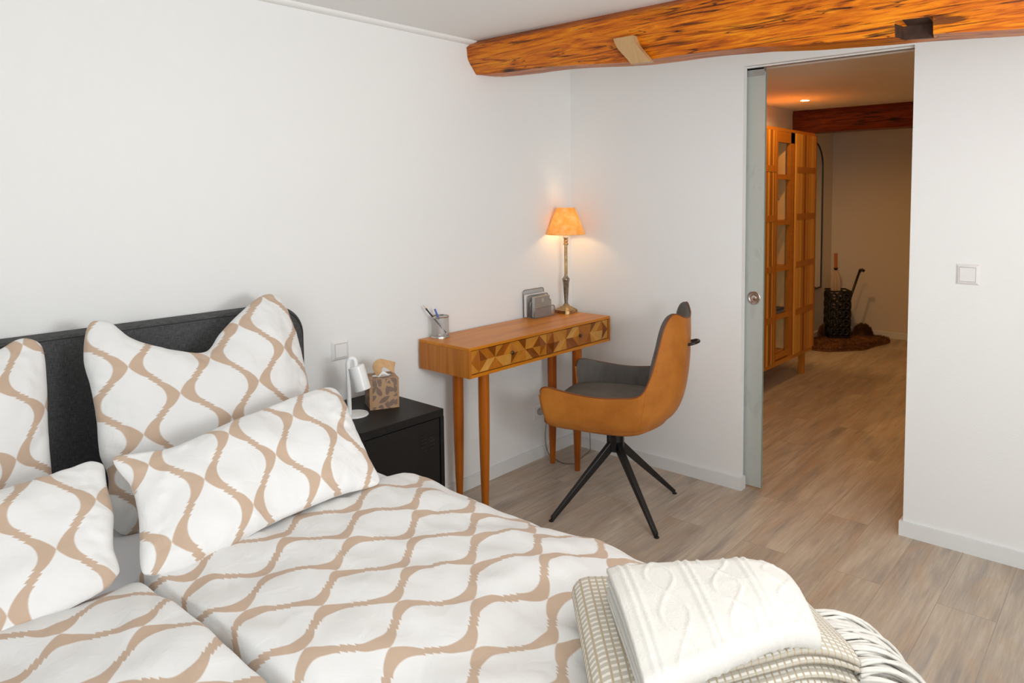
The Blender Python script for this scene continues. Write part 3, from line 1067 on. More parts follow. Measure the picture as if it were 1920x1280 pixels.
def pillow(key, label, seed, n=96):
    d_ = PIL[key]
    ft, fb, fl, fr = (polyfun(d_[k]) for k in ('top', 'bottom', 'left', 'right'))
    a = math.radians(d_['tilt'])
    ex = Vector((1, 0, 0)); ey = Vector((0, math.cos(a), math.sin(a))); nz = Vector((0, -math.sin(a), math.cos(a)))
    P0 = Vector(d_['P0'])
    c00, c10, c01, c11 = ft(0), ft(1), fb(0), fb(1)
    Mi, O_ = d_['Minv'], d_['O']
    QC = (c00 + c10 + c01 + c11) / 4
    vs = []; uv = []; fs = []

    def prof(u, v):
        # pillow bulge: pinched at corners, full in the middle
        pu = 1 - abs(2 * u - 1) ** 2.6
        pv = 1 - abs(2 * v - 1) ** 2.6
        return (max(0, pu) * max(0, pv)) ** 0.55

    for side in (1, -1):
        for j in range(n + 1):
            v = j / n
            for i in range(n + 1):
                u = i / n
                q = ft(u) * (1 - v) + fb(u) * v + fl(v) * (1 - u) + fr(v) * u - (c00 * (1 - u) * (1 - v) + c10 * u * (1 - v) + c01 * (1 - u) * v + c11 * u * v)
                cf = (abs(2 * u - 1) * abs(2 * v - 1)) ** 14 * 0.045
                q = q.lerp(QC, cf)
                h = prof(u, v)
                w_ = fbm(q.x * 4 + seed, q.y * 4, side, 3) * 0.018 * min(1, h * 1.5)
                # creases radiating from seams
                ed = min(u, 1 - u, v, 1 - v)
                cr = noise.noise(Vector((q.x * 38, q.y * 38, seed))) * 0.006 * math.exp(-((ed - 0.06) / 0.06) ** 2)
                hh_ = (d_['bul'] if side > 0 else d_['back']) * h
                p3 = P0 + ex * q.x + ey * q.y + nz * (side * hh_ + (w_ + cr) * (1 if side > 0 else 0.5))
                vs.append(p3)
                dx, dy = q.x - O_[0], q.y - O_[1]
                U_ = dx * Mi[0][0] + dy * Mi[1][0]; V_ = dx * Mi[0][1] + dy * Mi[1][1]
                uv.append((U_, V_) if side > 0 else (U_ + 0.21, V_ + 0.13))
    W_ = n + 1
    B = W_ * W_
    ringmap = {}
    for j in range(W_):
        for i in range(W_):
            if i in (0, n) or j in (0, n):
                k = j * W_ + i
                mid = (vs[k] + vs[B + k]) / 2
                vs[k] = mid + nz * 0.0012; vs[B + k] = mid - nz * 0.0012
    for j in range(n):
        for i in range(n):
            a_ = j * W_ + i
            fs.append((a_, a_ + W_, a_ + W_ + 1, a_ + 1))
            fs.append((B + a_, B + a_ + 1, B + a_ + W_ + 1, B + a_ + W_))
    ring = [i for i in range(W_)] + [j * W_ + n for j in range(1, n + 1)] + [n * W_ + i for i in range(n - 1, -1, -1)] + [j * W_ for j in range(n - 1, 0, -1)]
    for i in range(len(ring)):
        a_, c_ = ring[i], ring[(i + 1) % len(ring)]
        fs.append((a_, c_, c_ + B, a_ + B))
    o = link('pillow', vs, fs, M['ogee'], None, True, uvs=uv)
    tag(o, label, 'pillow', 'patterned pillows on the bed')
    return o


pillow('P1', 'tall patterned pillow against the headboard, cut off by the left edge of the photo', 3.0)
pillow('P2', 'large square patterned pillow with a dented top edge, standing before the middle of the headboard', 11.0)
pillow('P3', 'oblong patterned pillow leaning in front, nearest the nightstand', 21.0)
pillow('P4', 'oblong patterned pillow in the lower left, leaning over the left duvet', 31.0)

# ------------------------------------------------------------------ folded blankets
def ribbon(path, quad, width, thick, wseg, uscale, mat, name, parent, disp=None, sag=None):
    # path: list (a, z) in (e1, world z); extruded along e2 from 0..width
    A0 = max(p_[0] for p_ in path)
    q00, q10, q01, q11 = [Vector((*q_, 0)) for q_ in quad]

    def at_(a, w_):
        u, v = a / A0, w_ / width
        return q00 * (1 - u) * (1 - v) + q10 * u * (1 - v) + q01 * (1 - u) * v + q11 * u * v
    e1 = (q10 - q00).normalized()
    tab = arc_table(path)
    L = tab[-1][0]
    nu = int(L / 0.006)
    nv = int(width / wseg)
    vs = []; uv = []
    outer = []; inner = []
    for i in range(nu + 1):
        s = L * i / nu
        a, z = interp(tab, s)
        a2, z2 = interp(tab, min(L, s + 0.004)); a1, z1 = interp(tab, max(0, s - 0.004))
        tx_, tz_ = a2 - a1, z2 - z1
        l_ = math.hypot(tx_, tz_) or 1
        nx_, nz_ = -tz_ / l_, tx_ / l_
        for j in range(nv + 1):
            w_ = width * j / nv
            h = disp(s, w_, L) if disp else 0
            e = min(w_, width - w_)
            edge = -0.25 * thick * math.exp(-(e / 0.006) ** 2)
            wv = 0.004 * noise.noise(Vector((s * 6, w_ * 6, 3)))
            so = (sag(a, w_) if sag else 0)
            p_ = at_(a + nx_ * (h + wv), w_)
            p_ = Vector((p_.x, p_.y, z + nz_ * (h + wv + edge) + so))
            q_ = at_(a - nx_ * thick, w_)
            q_ = Vector((q_.x, q_.y, z - nz_ * thick + so))
            outer.append(p_); inner.append(q_)
            uv.append((s * uscale[0], w_ * uscale[1]))
    vs = outer + inner
    uv = uv + uv
    N = len(outer)
    fs = []
    W_ = nv + 1
    for i in range(nu):
        for j in range(nv):
            a = i * W_ + j
            fs.append((a, a + W_, a + W_ + 1, a + 1))
            fs.append((N + a, N + a + 1, N + a + W_ + 1, N + a + W_))
    ring = [j for j in range(W_)] + [i * W_ + nv for i in range(1, nu + 1)] + [nu * W_ + j for j in range(nv - 1, -1, -1)] + [i * W_ for i in range(nu - 1, 0, -1)]
    for i in range(len(ring)):
        a, c = ring[i], ring[(i + 1) % len(ring)]
        fs.append((a, c, c + N, a + N))
    return link(name, vs, fs, mat, parent, True, uvs=uv)


def uloop(L, zt, zb, x0=0.0, droop=0.0, n=12):
    r = (zt - zb) / 2
    P = [(L, zt - droop), (L * 0.75, zt - droop * 0.2), (L * 0.5, zt), (r * 1.6 + x0, zt)]
    for i in range(n + 1):
        a = PI / 2 + PI * i / n
        P.append((x0 + r * 0.9 + r * 0.9 * math.cos(a), (zt + zb) / 2 + r * math.sin(a)))
    P += [(L * 0.5, zb), (L, zb - 0.0)]
    return P


BQ = [(-2.092, -1.672), (-1.795, -2.010), (-2.330, -1.905), (-1.905, -2.150)]
borg = Vector((*BQ[0], 0))
blank = empty('waffle_blanket', (borg.x, borg.y, 0.62))
tag(blank, 'folded beige and cream waffle-weave blanket with long fringe, underneath the white one', 'blanket')
US = (1 / 0.0135, 1 / 0.0135)


def sagf(a, w_):
    # droop over the rounded shoulder and foot of the bed
    return -0.07 * max(0, (a - 0.33) / 0.16) ** 1.8 - 0.02 * max(0, (w_ - 0.25) / 0.1) ** 2


BL, BW = 0.47, 0.33
ribbon(uloop(BL, 0.672, 0.622, 0, 0.0), BQ, BW, 0.010, 0.006, US, M['waffle'], 'outer_fold', blank, sag=sagf)
ribbon(uloop(BL - 0.01, 0.655, 0.636, 0.018, 0.0), BQ, BW, 0.006, 0.012, US, M['waffle'], 'inner_fold', blank, sag=sagf)
# fringe: yarn strands falling from the far end
b = MB()
rnd = random.Random(5)
be1 = Vector((0.72, -0.69, 0)); be2 = Vector((-0.69, -0.72, 0))
for k in range(120):
    w_ = BW * (k + 0.5) / 120
    base = Vector((*BQ[1], 0)).lerp(Vector((*BQ[3], 0)), w_ / BW)
    z0 = 0.644 + sagf(BL, w_) + rnd.uniform(-0.02, 0.022)
    p0 = Vector((base.x, base.y, z0))
    dirv = (be1 + Vector((0.55, -0.15, 0)) * rnd.uniform(0.3, 1.0) + be2 * (rnd.uniform(-0.3, 0.5) + (0.35 - w_) * 0.6)).normalized()
    Ls = rnd.uniform(0.19, 0.25)
    pts = [p0]
    v_ = Vector((dirv.x, dirv.y, 0.18))
    for s in range(11):
        v_ = Vector((v_.x * 0.93, v_.y * 0.93, v_.z - 0.115)) + Vector((rnd.uniform(-.05, .05), rnd.uniform(-.05, .05), 0))
        pts.append(pts[-1] + v_.normalized() * Ls / 11)
    b.tube(pts, [0.0034] * 11 + [0.0042], 6)
b.build('fringe', M['fringe'], blank, True)

WQ = [(-2.120, -1.764), (-2.322, -1.978), (-1.866, -2.000), (-1.982, -2.108)]
worg = Vector((*WQ[0], 0))
knit = empty('knitted_blanket', (worg.x, worg.y, 0.70))
tag(knit, 'folded cream cable-knit blanket lying on top of the beige one', 'blanket')
KW, KL = 0.325, 0.32


def cable(s, w_, L):
    # rows of twisted cables run along s; diamonds between
    h = 0.0
    period = 0.105
    t_ = (w_ / period)
    fr = (t_ - math.floor(t_)) * period
    for c0 in (0.020, 0.034):
        d = abs(fr - c0)
        if d < 0.006:
            h = max(h, 0.0036 * math.cos(d / 0.006 * PI / 2) * (0.55 + 0.45 * abs(math.sin(s * 210 + c0 * 300))))
    ctr = 0.079
    amp_ = 0.024
    for ph in (0, PI):
        x = ctr + amp_ * math.sin(s * 24 + ph + math.floor(t_) * 1.3)
        d = abs(fr - x)
        if d < 0.004:
            h = max(h, 0.0028 * math.cos(d / 0.004 * PI / 2))
    h += 0.0007 * math.sin(s * 1400) * math.sin(w_ * 1200)
    return h


def wsag(a, w_):
    return -0.035 * max(0, (w_ - 0.22) / 0.105) ** 2


# cross-section along we2 (loop at the near end), extruded along we1
def kloop(L, zt, zb, x1):
    k_ = (zt - zb) * 0.30
    r = (zt - k_ - zb) / 2
    P = [(0.0, zt - 0.004), (0.03, zt), (L * 0.40, zt + 0.002), (L * 0.60, zt - k_ * 0.12), (L * 0.74, zt - k_ * 0.38), (L * 0.84, zt - k_ * 0.72)]
    for i in range(15):
        a = PI / 2 - PI * i / 14
        P.append((x1 - r * 1.3 + r * 1.3 * math.cos(a), (zt - k_ + zb) / 2 + r * math.sin(a)))
    P += [(L * 0.5, zb), (0.0, zb)]
    return P


ribbon([(p_[0], p_[1]) for p_ in kloop(KL, 0.748, 0.684, KL)], WQ, KW, 0.010, 0.003, (1, 1), M['knit'], 'outer_fold', knit, disp=cable, sag=wsag)
ribbon(kloop(KL, 0.728, 0.700, KL - 0.02), WQ, KW, 0.006, 0.01, (1, 1), M['knit'], 'inner_fold', knit, sag=wsag)

# ------------------------------------------------------------------ nightstand
NX0, NX1, NY0, NY1, NZ = -1.712, -1.330, -0.42, -0.016, 0.598
ns = empty('nightstand', ((NX0 + NX1) / 2, (NY0 + NY1) / 2, 0))
tag(ns, 'black metal cabinet nightstand between the bed and the desk', 'nightstand')
b = MB()
b.box(NX0, NX1, NY0, NY1, NZ - 0.03, NZ, 0.002)
b.box(NX0, NX0 + 0.018, NY0, NY1, 0.10, NZ - 0.03); b.box(NX1 - 0.018, NX1, NY0, NY1, 0.10, NZ - 0.03)
b.box(NX0 + 0.018, NX1 - 0.018, NY1 - 0.01, NY1, 0.10, NZ - 0.03)
b.box(NX0 + 0.018, NX1 - 0.018, NY0, NY1 - 0.01, 0.10, 0.125)
b.build('cabinet_body', M['black'], ns)
b = MB()
b.box(NX0 + 0.021, NX1 - 0.021, NY0 + 0.003, NY0 + 0.018, 0.128, NZ - 0.033, 0.001)
dr = b.build('door', M['black'], ns)
for k in range(5):
    z = NZ - 0.085 - k * 0.014
    b = MB()
    for c in (NX1 - 0.115, NX1 - 0.075):
        b.box(c, c + 0.028, NY0 + 0.0005, NY0 + 0.0032, z, z + 0.0025)
    b.build('vent_slot', M['rubber'], dr)
for (x, y) in ((NX0 + .03, NY0 + .03), (NX1 - .03, NY0 + .03), (NX0 + .03, NY1 - .03), (NX1 - .03, NY1 - .03)):
    b = MB(); b.tube([(x, y, 0), (x, y, 0.10)], 0.012, 10); b.build('leg', M['black'], ns)

# bedside lamp
LX, LY = -1.599, -0.222
bl = empty('bedside_lamp', (LX, LY, NZ))
tag(bl, 'small white metal reading lamp with a tilted cylinder head on the nightstand', 'lamp')
b = MB(); b.lathe([(0, 0), (0.050, 0), (0.052, 0.003), (0.050, 0.007), (0, 0.008)], (LX, LY, NZ), 40); auto_smooth(b.build('base', M['whitemetal'], bl))
stem = [(LX - 0.018, LY + 0.006, NZ + 0.006), (LX - 0.019, LY + 0.006, NZ + 0.12), (LX - 0.020, LY + 0.006, NZ + 0.198)]
for i in range(9):
    a = PI * i / 8 * 0.84
    stem.append((LX - 0.020 + 0.012 * (1 - math.cos(a)), LY + 0.006 - 0.008 * (1 - math.cos(a)), NZ + 0.198 + 0.022 * math.sin(a)))
stem.append((LX + 0.003, LY - 0.0118, NZ + 0.188))
b = MB(); b.tube(stem, 0.0085, 12); auto_smooth(b.build('stem', M['whitemetal'], bl), 60)
ax = Vector((0.15, -0.24, -1)).normalized()
top = Vector((LX + 0.003, LY - 0.012, NZ + 0.190))
b = MB()
b.lathe([(0, 0), (0.027, 0.0), (0.030, 0.003), (0.0305, 0.092), (0.0285, 0.094), (0.027, 0.086), (0, 0.086)], top, 36, axis=ax)
auto_smooth(b.build('lamp_head', M['whitemetal'], bl))
b = MB()
b.lathe([(0, 0.0865), (0.0265, 0.0865), (0.0265, 0.088), (0, 0.089)], top, 30, axis=ax)
lens_ = b.build('lens', plain('led_lens', (0.20, 0.25, 0.23), 0.15), bl)
lens_['label'] = 'unlit dotted LED lens'
b = MB()
Rq = Vector((0, 0, 1)).rotation_difference(ax).to_matrix()
for i in range(14):
    a = i * 2.4; r = 0.0066 * math.sqrt(i)
    b.lathe([(0, 0.089), (0.0019, 0.089), (0.0014, 0.0905), (0, 0.091)], top + Rq @ Vector((r * math.cos(a), r * math.sin(a), 0)), 8, axis=ax)
b.build('led', M['socket'], lens_)

# tissue box
TA = math.radians(-26)
tb = empty('tissue_box', (-1.452, -0.193, NZ), TA)
tag(tb, 'cube tissue box printed with dark leaf outlines on the nightstand', 'tissue box')
S = 0.056
vs = []; fs = []; uv = []
tm = total(tb)
BH = 0.118
def face(a, bq, c, d, u0):
    k = len(vs)
    for p_, q in zip((a, bq, c, d), ((0, 0), (1, 0), (1, 1), (0, 1))):
        vs.append(tm @ Vector(p_)); uv.append((q[0] + u0, q[1] + u0 * 0.37))
    fs.append((k, k + 1, k + 2, k + 3))
face((-S, -S, 0), (S, -S, 0), (S, -S, BH), (-S, -S, BH), 0)
face((S, -S, 0), (S, S, 0), (S, S, BH), (S, -S, BH), 1)
face((S, S, 0), (-S, S, 0), (-S, S, BH), (S, S, BH), 2)
face((-S, S, 0), (-S, -S, 0), (-S, -S, BH), (-S, S, BH), 3)
face((-S, -S, BH), (S, -S, BH), (S, S, BH), (-S, S, BH), 4)
face((-S, S, 0), (S, S, 0), (S, -S, 0), (-S, -S, 0), 5)
link('carton', vs, fs, M['leafbox'], tb, uvs=uv)
M['kraft'] = plain('kraft_edge', srgb(172, 134, 96), 0.7)
for (x, y, sx_) in ((S, -S, -0.006), (-S, -S, 0.010)):
    b = MB(); b.box(min(x, x + sx_) - 0.0006, max(x, x + sx_) + 0.0006, y - 0.0006, y + 0.005, 0.001, BH - 0.001, M=tm)
    b.build('plain_edge', M['kraft'], tb)
b = MB()
prm = []
for k in range(30):
    a = 2 * PI * k / 30
    prm.append(tm @ Vector((0.036 * math.cos(a), 0.020 * math.sin(a), BH + 0.001)))
b.add(prm + [p_ + Vector((0, 0, 0.001)) for p_ in prm], [tuple(range(30, 60))] + [(i, (i + 1) % 30, 30 + (i + 1) % 30, 30 + i) for i in range(30)])
b.build('slot_film', M['whitetissue'], tb)


def sheet(name, ctrl, mat, parent, nu=24, thick=0.0012):
    # ctrl: rows of control points -> lofted strip
    rows = [catmull([(i / (len(r_) - 1), p_) for i, p_ in enumerate(r_)], 0) for r_ in ctrl]
    P = []
    for i in range(nu + 1):
        u = i / nu
        col_ = catmull([(j / (len(rows) - 1), r_(u)) for j, r_ in enumerate(rows)], 0)
        P.append([tm @ col_(j / 16) for j in range(17)])
    return grid_solid(P, 16, nu, thick, [[(0, 0)] * 17] * (nu + 1), name, mat, parent)


# tan tissue pulled up and folded over into a loop
sheet('tissue', [
    [(-0.018, -0.004, BH), (-0.032, -0.002, BH + 0.028), (-0.030, 0.0, BH + 0.052), (-0.006, 0.006, BH + 0.066), (0.028, 0.012, BH + 0.056), (0.060, 0.016, BH + 0.044)],
    [(-0.006, -0.008, BH), (-0.012, -0.012, BH + 0.026), (-0.010, -0.012, BH + 0.046), (0.002, -0.008, BH + 0.052), (0.028, 0.0, BH + 0.038), (0.052, 0.004, BH + 0.022)],
    [(0.006, -0.004, BH), (0.0, -0.010, BH + 0.022), (0.004, -0.014, BH + 0.034), (0.016, -0.016, BH + 0.034), (0.034, -0.010, BH + 0.018), (0.050, -0.006, BH + 0.004)],
], M['tan'], tb)
sheet('white_tissue', [
    [(-0.018, -0.014, BH), (-0.006, -0.016, BH + 0.014), (0.006, -0.016, BH + 0.020), (0.026, -0.014, BH + 0.006)],
    [(-0.014, -0.022, BH), (-0.002, -0.022, BH + 0.009), (0.010, -0.022, BH + 0.010), (0.026, -0.020, BH + 0.001)],
], M['whitetissue'], tb)


# ------------------------------------------------------------------ wall switches, socket
def rocker_switch(org, ua, na, label, cat='light switch', group=None):
    # org: top-left corner on wall; ua: unit along wall (to the right), na: normal into room
    ua, na = Vector(ua), Vector(na)
    s_ = 0.081
    o = empty('light_switch', Vector(org) + ua * s_ / 2 - Vector((0, 0, s_ / 2)))
    tag(o, label, cat, group)
    def fr(inset, h):
        return [Vector(org) + ua * (inset if i in (0, 3) else s_ - inset) - Vector((0, 0, (inset if i < 2 else s_ - inset))) + na * h for i in range(4)]
    R0, R1, R2, R3 = fr(0, 0), fr(0.001, 0.002), fr(0.010, 0.010), fr(0.0125, 0.0095)
    b = MB()
    vs = R0 + R1 + R2 + R3
    fs = []
    for k in range(3):
        for i in range(4):
            j = (i + 1) % 4
            fs.append((k * 4 + i, k * 4 + j, (k + 1) * 4 + j, (k + 1) * 4 + i))
    fs.append((0, 3, 2, 1)); fs.append((12, 13, 14, 15))
    b.add(vs, fs)
    b.build('frame_plate', M['plastic'], o)
    b = MB()
    A, B_, D_ = fr(0.0134, 0.006), fr(0.0134, 0.0105), fr(0.0145, 0.0118)
    vs = A + B_ + D_
    fs = []
    for k in range(2):
        for i in range(4):
            j = (i + 1) % 4
            fs.append((k * 4 + i, k * 4 + j, (k + 1) * 4 + j, (k + 1) * 4 + i))
    fs.append((8, 9, 10, 11))
    b.add(vs, fs)
    b.build('rocker', M['plastic'], o)
    b = MB()
    A, B_ = fr(0.0118, 0.0096), fr(0.0136, 0.0096)
    b.add([p_ for p_ in A] + B_, [(i, (i + 1) % 4, 4 + (i + 1) % 4, 4 + i) for i in range(4)])
    b.build('gap', plain('gap_grey', (0.30, 0.28, 0.25), 0.8), o)
    return o


rocker_switch((0, -1.924, 1.144), (0, -1, 0), (-1, 0, 0), 'white square rocker switch on the wall right of the doorway')
rocker_switch((-1.551, 0, 0.842), (1, 0, 0), (0, -1, 0), 'white square rocker switch on the wall above the nightstand')
# socket with plug
so = empty('wall_socket', (-0.297, 0, 0.259))
tag(so, 'white wall socket low behind the chair, below the desk', 'socket')
b = MB(); b.box(-0.337, -0.256, -0.009, 0, 0.218, 0.299, 0.003); b.build('frame_plate', M['plastic'], so)
b = MB(); b.lathe([(0.0, 0.0095), (0.019, 0.0095), (0.022, 0.0098), (0.022, 0.011), (0.0265, 0.011), (0.0265, 0.0)], (-0.297, 0, 0.259), 36, axis=(0, -1, 0)); auto_smooth(b.build('socket_cup', M['plastic'], so))
pg = empty('plug', (-0.297, -0.01, 0.259))
tag(pg, 'clear grey mains plug in the low wall socket with a thin brown lamp cord', 'plug')
b = MB(); b.lathe([(0, 0.001), (0.0175, 0.001), (0.0175, 0.012), (0.012, 0.022), (0.007, 0.034), (0.004, 0.042), (0, 0.042)], (-0.297, -0.010, 0.259), 20, axis=(0, -1, 0)); auto_smooth(b.build('plug_body', plain('grey_plug', (0.36, 0.34, 0.30), 0.35), pg))
cp = [(-0.297, -0.052, 0.259), (-0.300, -0.066, 0.240), (-0.306, -0.060, 0.15), (-0.296, -0.058, 0.07), (-0.27, -0.062, 0.02), (-0.262, -0.10, 0.004), (-0.275, -0.16, 0.003), (-0.24, -0.205, 0.003), (-0.17, -0.19, 0.003), (-0.10, -0.17, 0.003), (-0.05, -0.16, 0.004), (-0.028, -0.15, 0.03), (-0.026, -0.14, 0.15), (-0.040, -0.12, 0.32), (-0.075, -0.10, 0.50), (-0.085, -0.06, 0.66), (-0.084, -0.03, 0.79), (-0.10, -0.045, 0.792), (-0.135, -0.060, 0.7885)]
f = catmull([(i, p_) for i, p_ in enumerate(cp)], 0)
b = MB(); b.tube([f((len(cp) - 1) * i / 150) for i in range(151)], 0.0022, 7); b.build('cord', M['cord'], pg, True)

# ------------------------------------------------------------------ desk
DX0, DX1, DY0, DY1, DZ0, DZ1 = -1.1133, -0.0989, -0.3376, -0.015, 0.6542, 0.7847
dk = empty('desk', ((DX0 + DX1) / 2, (DY0 + DY1) / 2, 0))
tag(dk, 'narrow teak console desk with two faceted marquetry drawers and tapered legs', 'desk')
TH = 0.013
b = MB(); b.box(DX0, DX1, DY0, DY1, DZ1 - TH, DZ1, 0.001); b.build('desktop', M['teak'], dk)
for (x0, x1) in ((DX0, DX0 + TH), (DX1 - TH, DX1)):
    b = MB(); b.box(x0, x1, DY0, DY1, DZ0, DZ1 - TH); b.build('side_panel', M['teak_y'], dk)
b = MB(); b.box(DX0 + TH, DX1 - TH, DY0, DY1, DZ0, DZ0 + TH); b.box(DX0 + TH, DX1 - TH, DY1 - 0.01, DY1, DZ0 + TH, DZ1 - TH)
b.build('lower_panel', M['teak'], dk)
# drawers with faceted fronts
XM = (DX0 + DX1) / 2
rnd = random.Random(12)
for di, (x0, x1) in enumerate(((DX0 + TH + 0.003, XM - 0.0012), (XM + 0.0012, DX1 - TH - 0.003))):
    z0, z1 = DZ0 + TH + 0.003, DZ1 - TH - 0.004
    yF = DY0 + 0.011
    vs = []; fs = []; tn = []
    XS = [0.0, 0.1, 0.2, 0.3, 0.4, 0.5, 0.6, 0.7, 0.8, 0.9, 1.0]      # 1, 5, 9 diamonds; 3, 7 stars
    def fv(t_, j):
        x = x0 + (x1 - x0) * t_; z = z0 + (z1 - z0) * j / 2
        k_ = round(t_ * 10)
        if j == 1:
            h = {0: .004, 1: .009, 3: .001, 5: .009, 7: .001, 9: .009, 10: .004}.get(k_, 0.0035)
        else:
            h = {1: 0.002, 3: 0.0075, 5: 0.002, 7: 0.0075, 9: 0.002}.get(k_, 0.004)
        return Vector((x, yF - h, z))
    tones_ = [0.2, 0.7, 0.42, 0.95, 0.33, 0.6, 0.12, 0.5, 0.8]
    def facet(poly):
        t_ = min(1, max(0, rnd.choice(tones_) + rnd.uniform(-.06, .06)))
        for m_ in range(1, len(poly) - 1):
            k = len(vs); vs.extend([poly[0], poly[m_], poly[m_ + 1]]); fs.append((k, k + 1, k + 2)); tn.append(t_)
    for j in (0, 2):
        # edge halves
        for e0, e1_, mid_ in ((0.0, 0.1, None), (1.0, 0.9, None)):
            facet([fv(e0, 1), fv(e1_, 1), fv(e1_, j)]); facet([fv(e0, 1), fv(e1_, j), fv(e0, j)])
        for S_, D_ in ((0.3, 0.1), (0.3, 0.5), (0.7, 0.5), (0.7, 0.9)):
            mm = (S_ + D_) / 2
            facet([fv(S_, 1), fv(S_, j), fv(mm, j)])
            facet([fv(S_, 1), fv(mm, j), fv(D_, j), fv(mm, 1)])
            facet([fv(mm, 1), fv(D_, j), fv(D_, 1)])
    k = len(vs)
    B_ = MB(); B_.box(x0, x1, yF, yF + 0.010, z0, z1)
    vs += B_.v; fs += [tuple(i + k for i in f_) for f_ in B_.f]; tn += [0.3] * 6
    # side skirts so the facets are closed solids
    for i in range(10):
        for j in (0, 2):
            a, c = fv(XS[i], j), fv(XS[i + 1], j)
            k = len(vs); vs += [a, c, Vector((c.x, yF, c.z)), Vector((a.x, yF, a.z))]; fs.append((k, k + 1, k + 2, k + 3)); tn.append(0.3)
    drw = link('drawer', vs, fs, M['teak_t'], dk, tones=tn)
    xc = (x0 + x1) / 2 + (0.0)
    zc = (z0 + z1) / 2 + 0.003
    b = MB(); b.lathe([(0.003, 0), (0.003, 0.008), (0.009, 0.012), (0.010, 0.016), (0.006, 0.019), (0, 0.020)], (xc, yF - 0.001, zc), 18, axis=(0, -1, 0))
    auto_smooth(b.build('knob', plain('dark_brass_knob_%d' % di, (0.10, 0.055, 0.02), 0.35, 0.6), drw), 50)
b = MB()
b.box(DX0 + TH + 0.002, DX1 - TH - 0.002, DY0 + 0.013, DY0 + 0.022, DZ0 + TH, DZ1 - TH)
b.build('drawer_recess', M['rubber'], dk)
# tapered legs
for (x, y) in ((-0.967, -0.272), (-0.967, -0.105), (-0.300, -0.272), (-0.300, -0.105)):
    b = MB()
    b.lathe([(0.0, DZ0), (0.0245, DZ0), (0.0245, 0.5), (0.024, 0.40), (0.0225, 0.30), (0.0190, 0.15), (0.0135, 0.0), (0, 0)][::-1], (x, y, 0), 28)
    auto_smooth(b.build('leg', M['teak_z'], dk))
for x in (-0.967, -0.300):
    b = MB(); b.box(x - 0.04, x + 0.085, -0.315, -0.06, DZ0 - 0.008, DZ0, 0.002); b.build('leg_bracket', M['teak_z'], dk)

# lamp in the corner of the desk
GX, GY = -0.150, -0.082
lm = empty('table_lamp', (GX, GY, DZ1))
tag(lm, 'lit brass table lamp with orange parchment shade in the desk corner', 'lamp')
z0 = DZ1
b = MB()
def octring(h, z):
    c = h * 0.72
    return [(GX + a, GY + d_, z) for a, d_ in ((h, c), (c, h), (-c, h), (-h, c), (-h, -c), (-c, -h), (c, -h), (h, -c))]
lv = [(0.050, 0), (0.050, 0.016), (0.046, 0.019), (0.042, 0.019), (0.035, 0.026), (0.031, 0.026), (0.023, 0.034), (0.019, 0.034), (0.011, 0.045), (0.008, 0.050)]
R_ = [octring(h, z0 + z) for h, z in lv]
fs = []
for k in range(len(R_) - 1):
    for i in range(8):
        j = (i + 1) % 8
        fs.append((k * 8 + i, k * 8 + j, (k + 1) * 8 + j, (k + 1) * 8 + i))
fs.append(tuple(range(7, -1, -1))); fs.append(tuple((len(R_) - 1) * 8 + i for i in range(8)))
b.add([p_ for r_2 in R_ for p_ in r_2], fs)
b.build('base', M['brass'], lm)
b = MB()
# fluted tapered column
prof = [(0.0085, 0.046), (0.0095, 0.06), (0.0175, 0.168), (0.019, 0.176)]
n = 32
vs = []
for r, h in prof:
    for k in range(n):
        a = 2 * PI * k / n
        rr_ = r * (1 - 0.09 * (k % 4 == 0)) if h < 0.17 else r
        vs.append((GX + rr_ * math.cos(a), GY + rr_ * math.sin(a), z0 + h))
fs = [(i * n + k, i * n + (k + 1) % n, (i + 1) * n + (k + 1) % n, (i + 1) * n + k) for i in range(len(prof) - 1) for k in range(n)]
fs.append(tuple(range(n - 1, -1, -1))); fs.append(tuple(3 * n + k for k in range(n)))
b.add(vs, fs)
b.lathe([(0.019, 0.174), (0.0205, 0.180), (0.019, 0.187), (0.013, 0.193), (0.009, 0.200), (0.0085, 0.203)], (GX, GY, z0), 32)
auto_smooth(b.build('column', M['pewter'], lm), 40)
b = MB()
b.lathe([(0.0085, 0.20), (0.0085, 0.365), (0.012, 0.366), (0.0135, 0.372), (0.012, 0.379), (0.010, 0.381), (0.012, 0.385), (0.0125, 0.39), (0.0095, 0.395), (0.013, 0.404), (0.013, 0.408), (0, 0.408)], (GX, GY, z0), 24)
o = auto_smooth(b.build('stem', M['brass'], lm), 40)
b = MB(); b.lathe([(0.0, 0.408), (0.0155, 0.408), (0.0155, 0.45), (0, 0.45)], (GX, GY, z0), 24); auto_smooth(b.build('bulb_socket', M['socket'], lm), 40)
b = MB(); b.lathe([(0.0, 0.45), (0.012, 0.45), (0.018, 0.468), (0.021, 0.488), (0.016, 0.506), (0, 0.514)], (GX, GY, z0), 24); auto_smooth(b.build('bulb', M['bulb'], lm), 60)
M['ring'] = plain('shade_ring', (0.75, 0.50, 0.28), 0.6)
ZS0, ZS1 = 0.424, 0.566
b = MB()
b.lathe([(0.105, ZS0), (0.0505, ZS1), (0.0498, ZS1), (0.1040, ZS0)], (GX, GY, z0), 56, closed=True)
auto_smooth(b.build('lamp_shade', M['shade'], lm), 40)
b = MB()
b.lathe([(0.1055, ZS0 - 0.0005), (0.1056, ZS0 + 0.0008), (0.1036, ZS0 + 0.0008), (0.1035, ZS0 - 0.0005)], (GX, GY, z0), 56, closed=True)
b.build('lower_ring', M['ring'], lm)
b = MB()
b.lathe([(0.0512, ZS1), (0.0512, ZS1 + 0.002), (0.0490, ZS1 + 0.002), (0.0490, ZS1)], (GX, GY, z0), 56, closed=True)
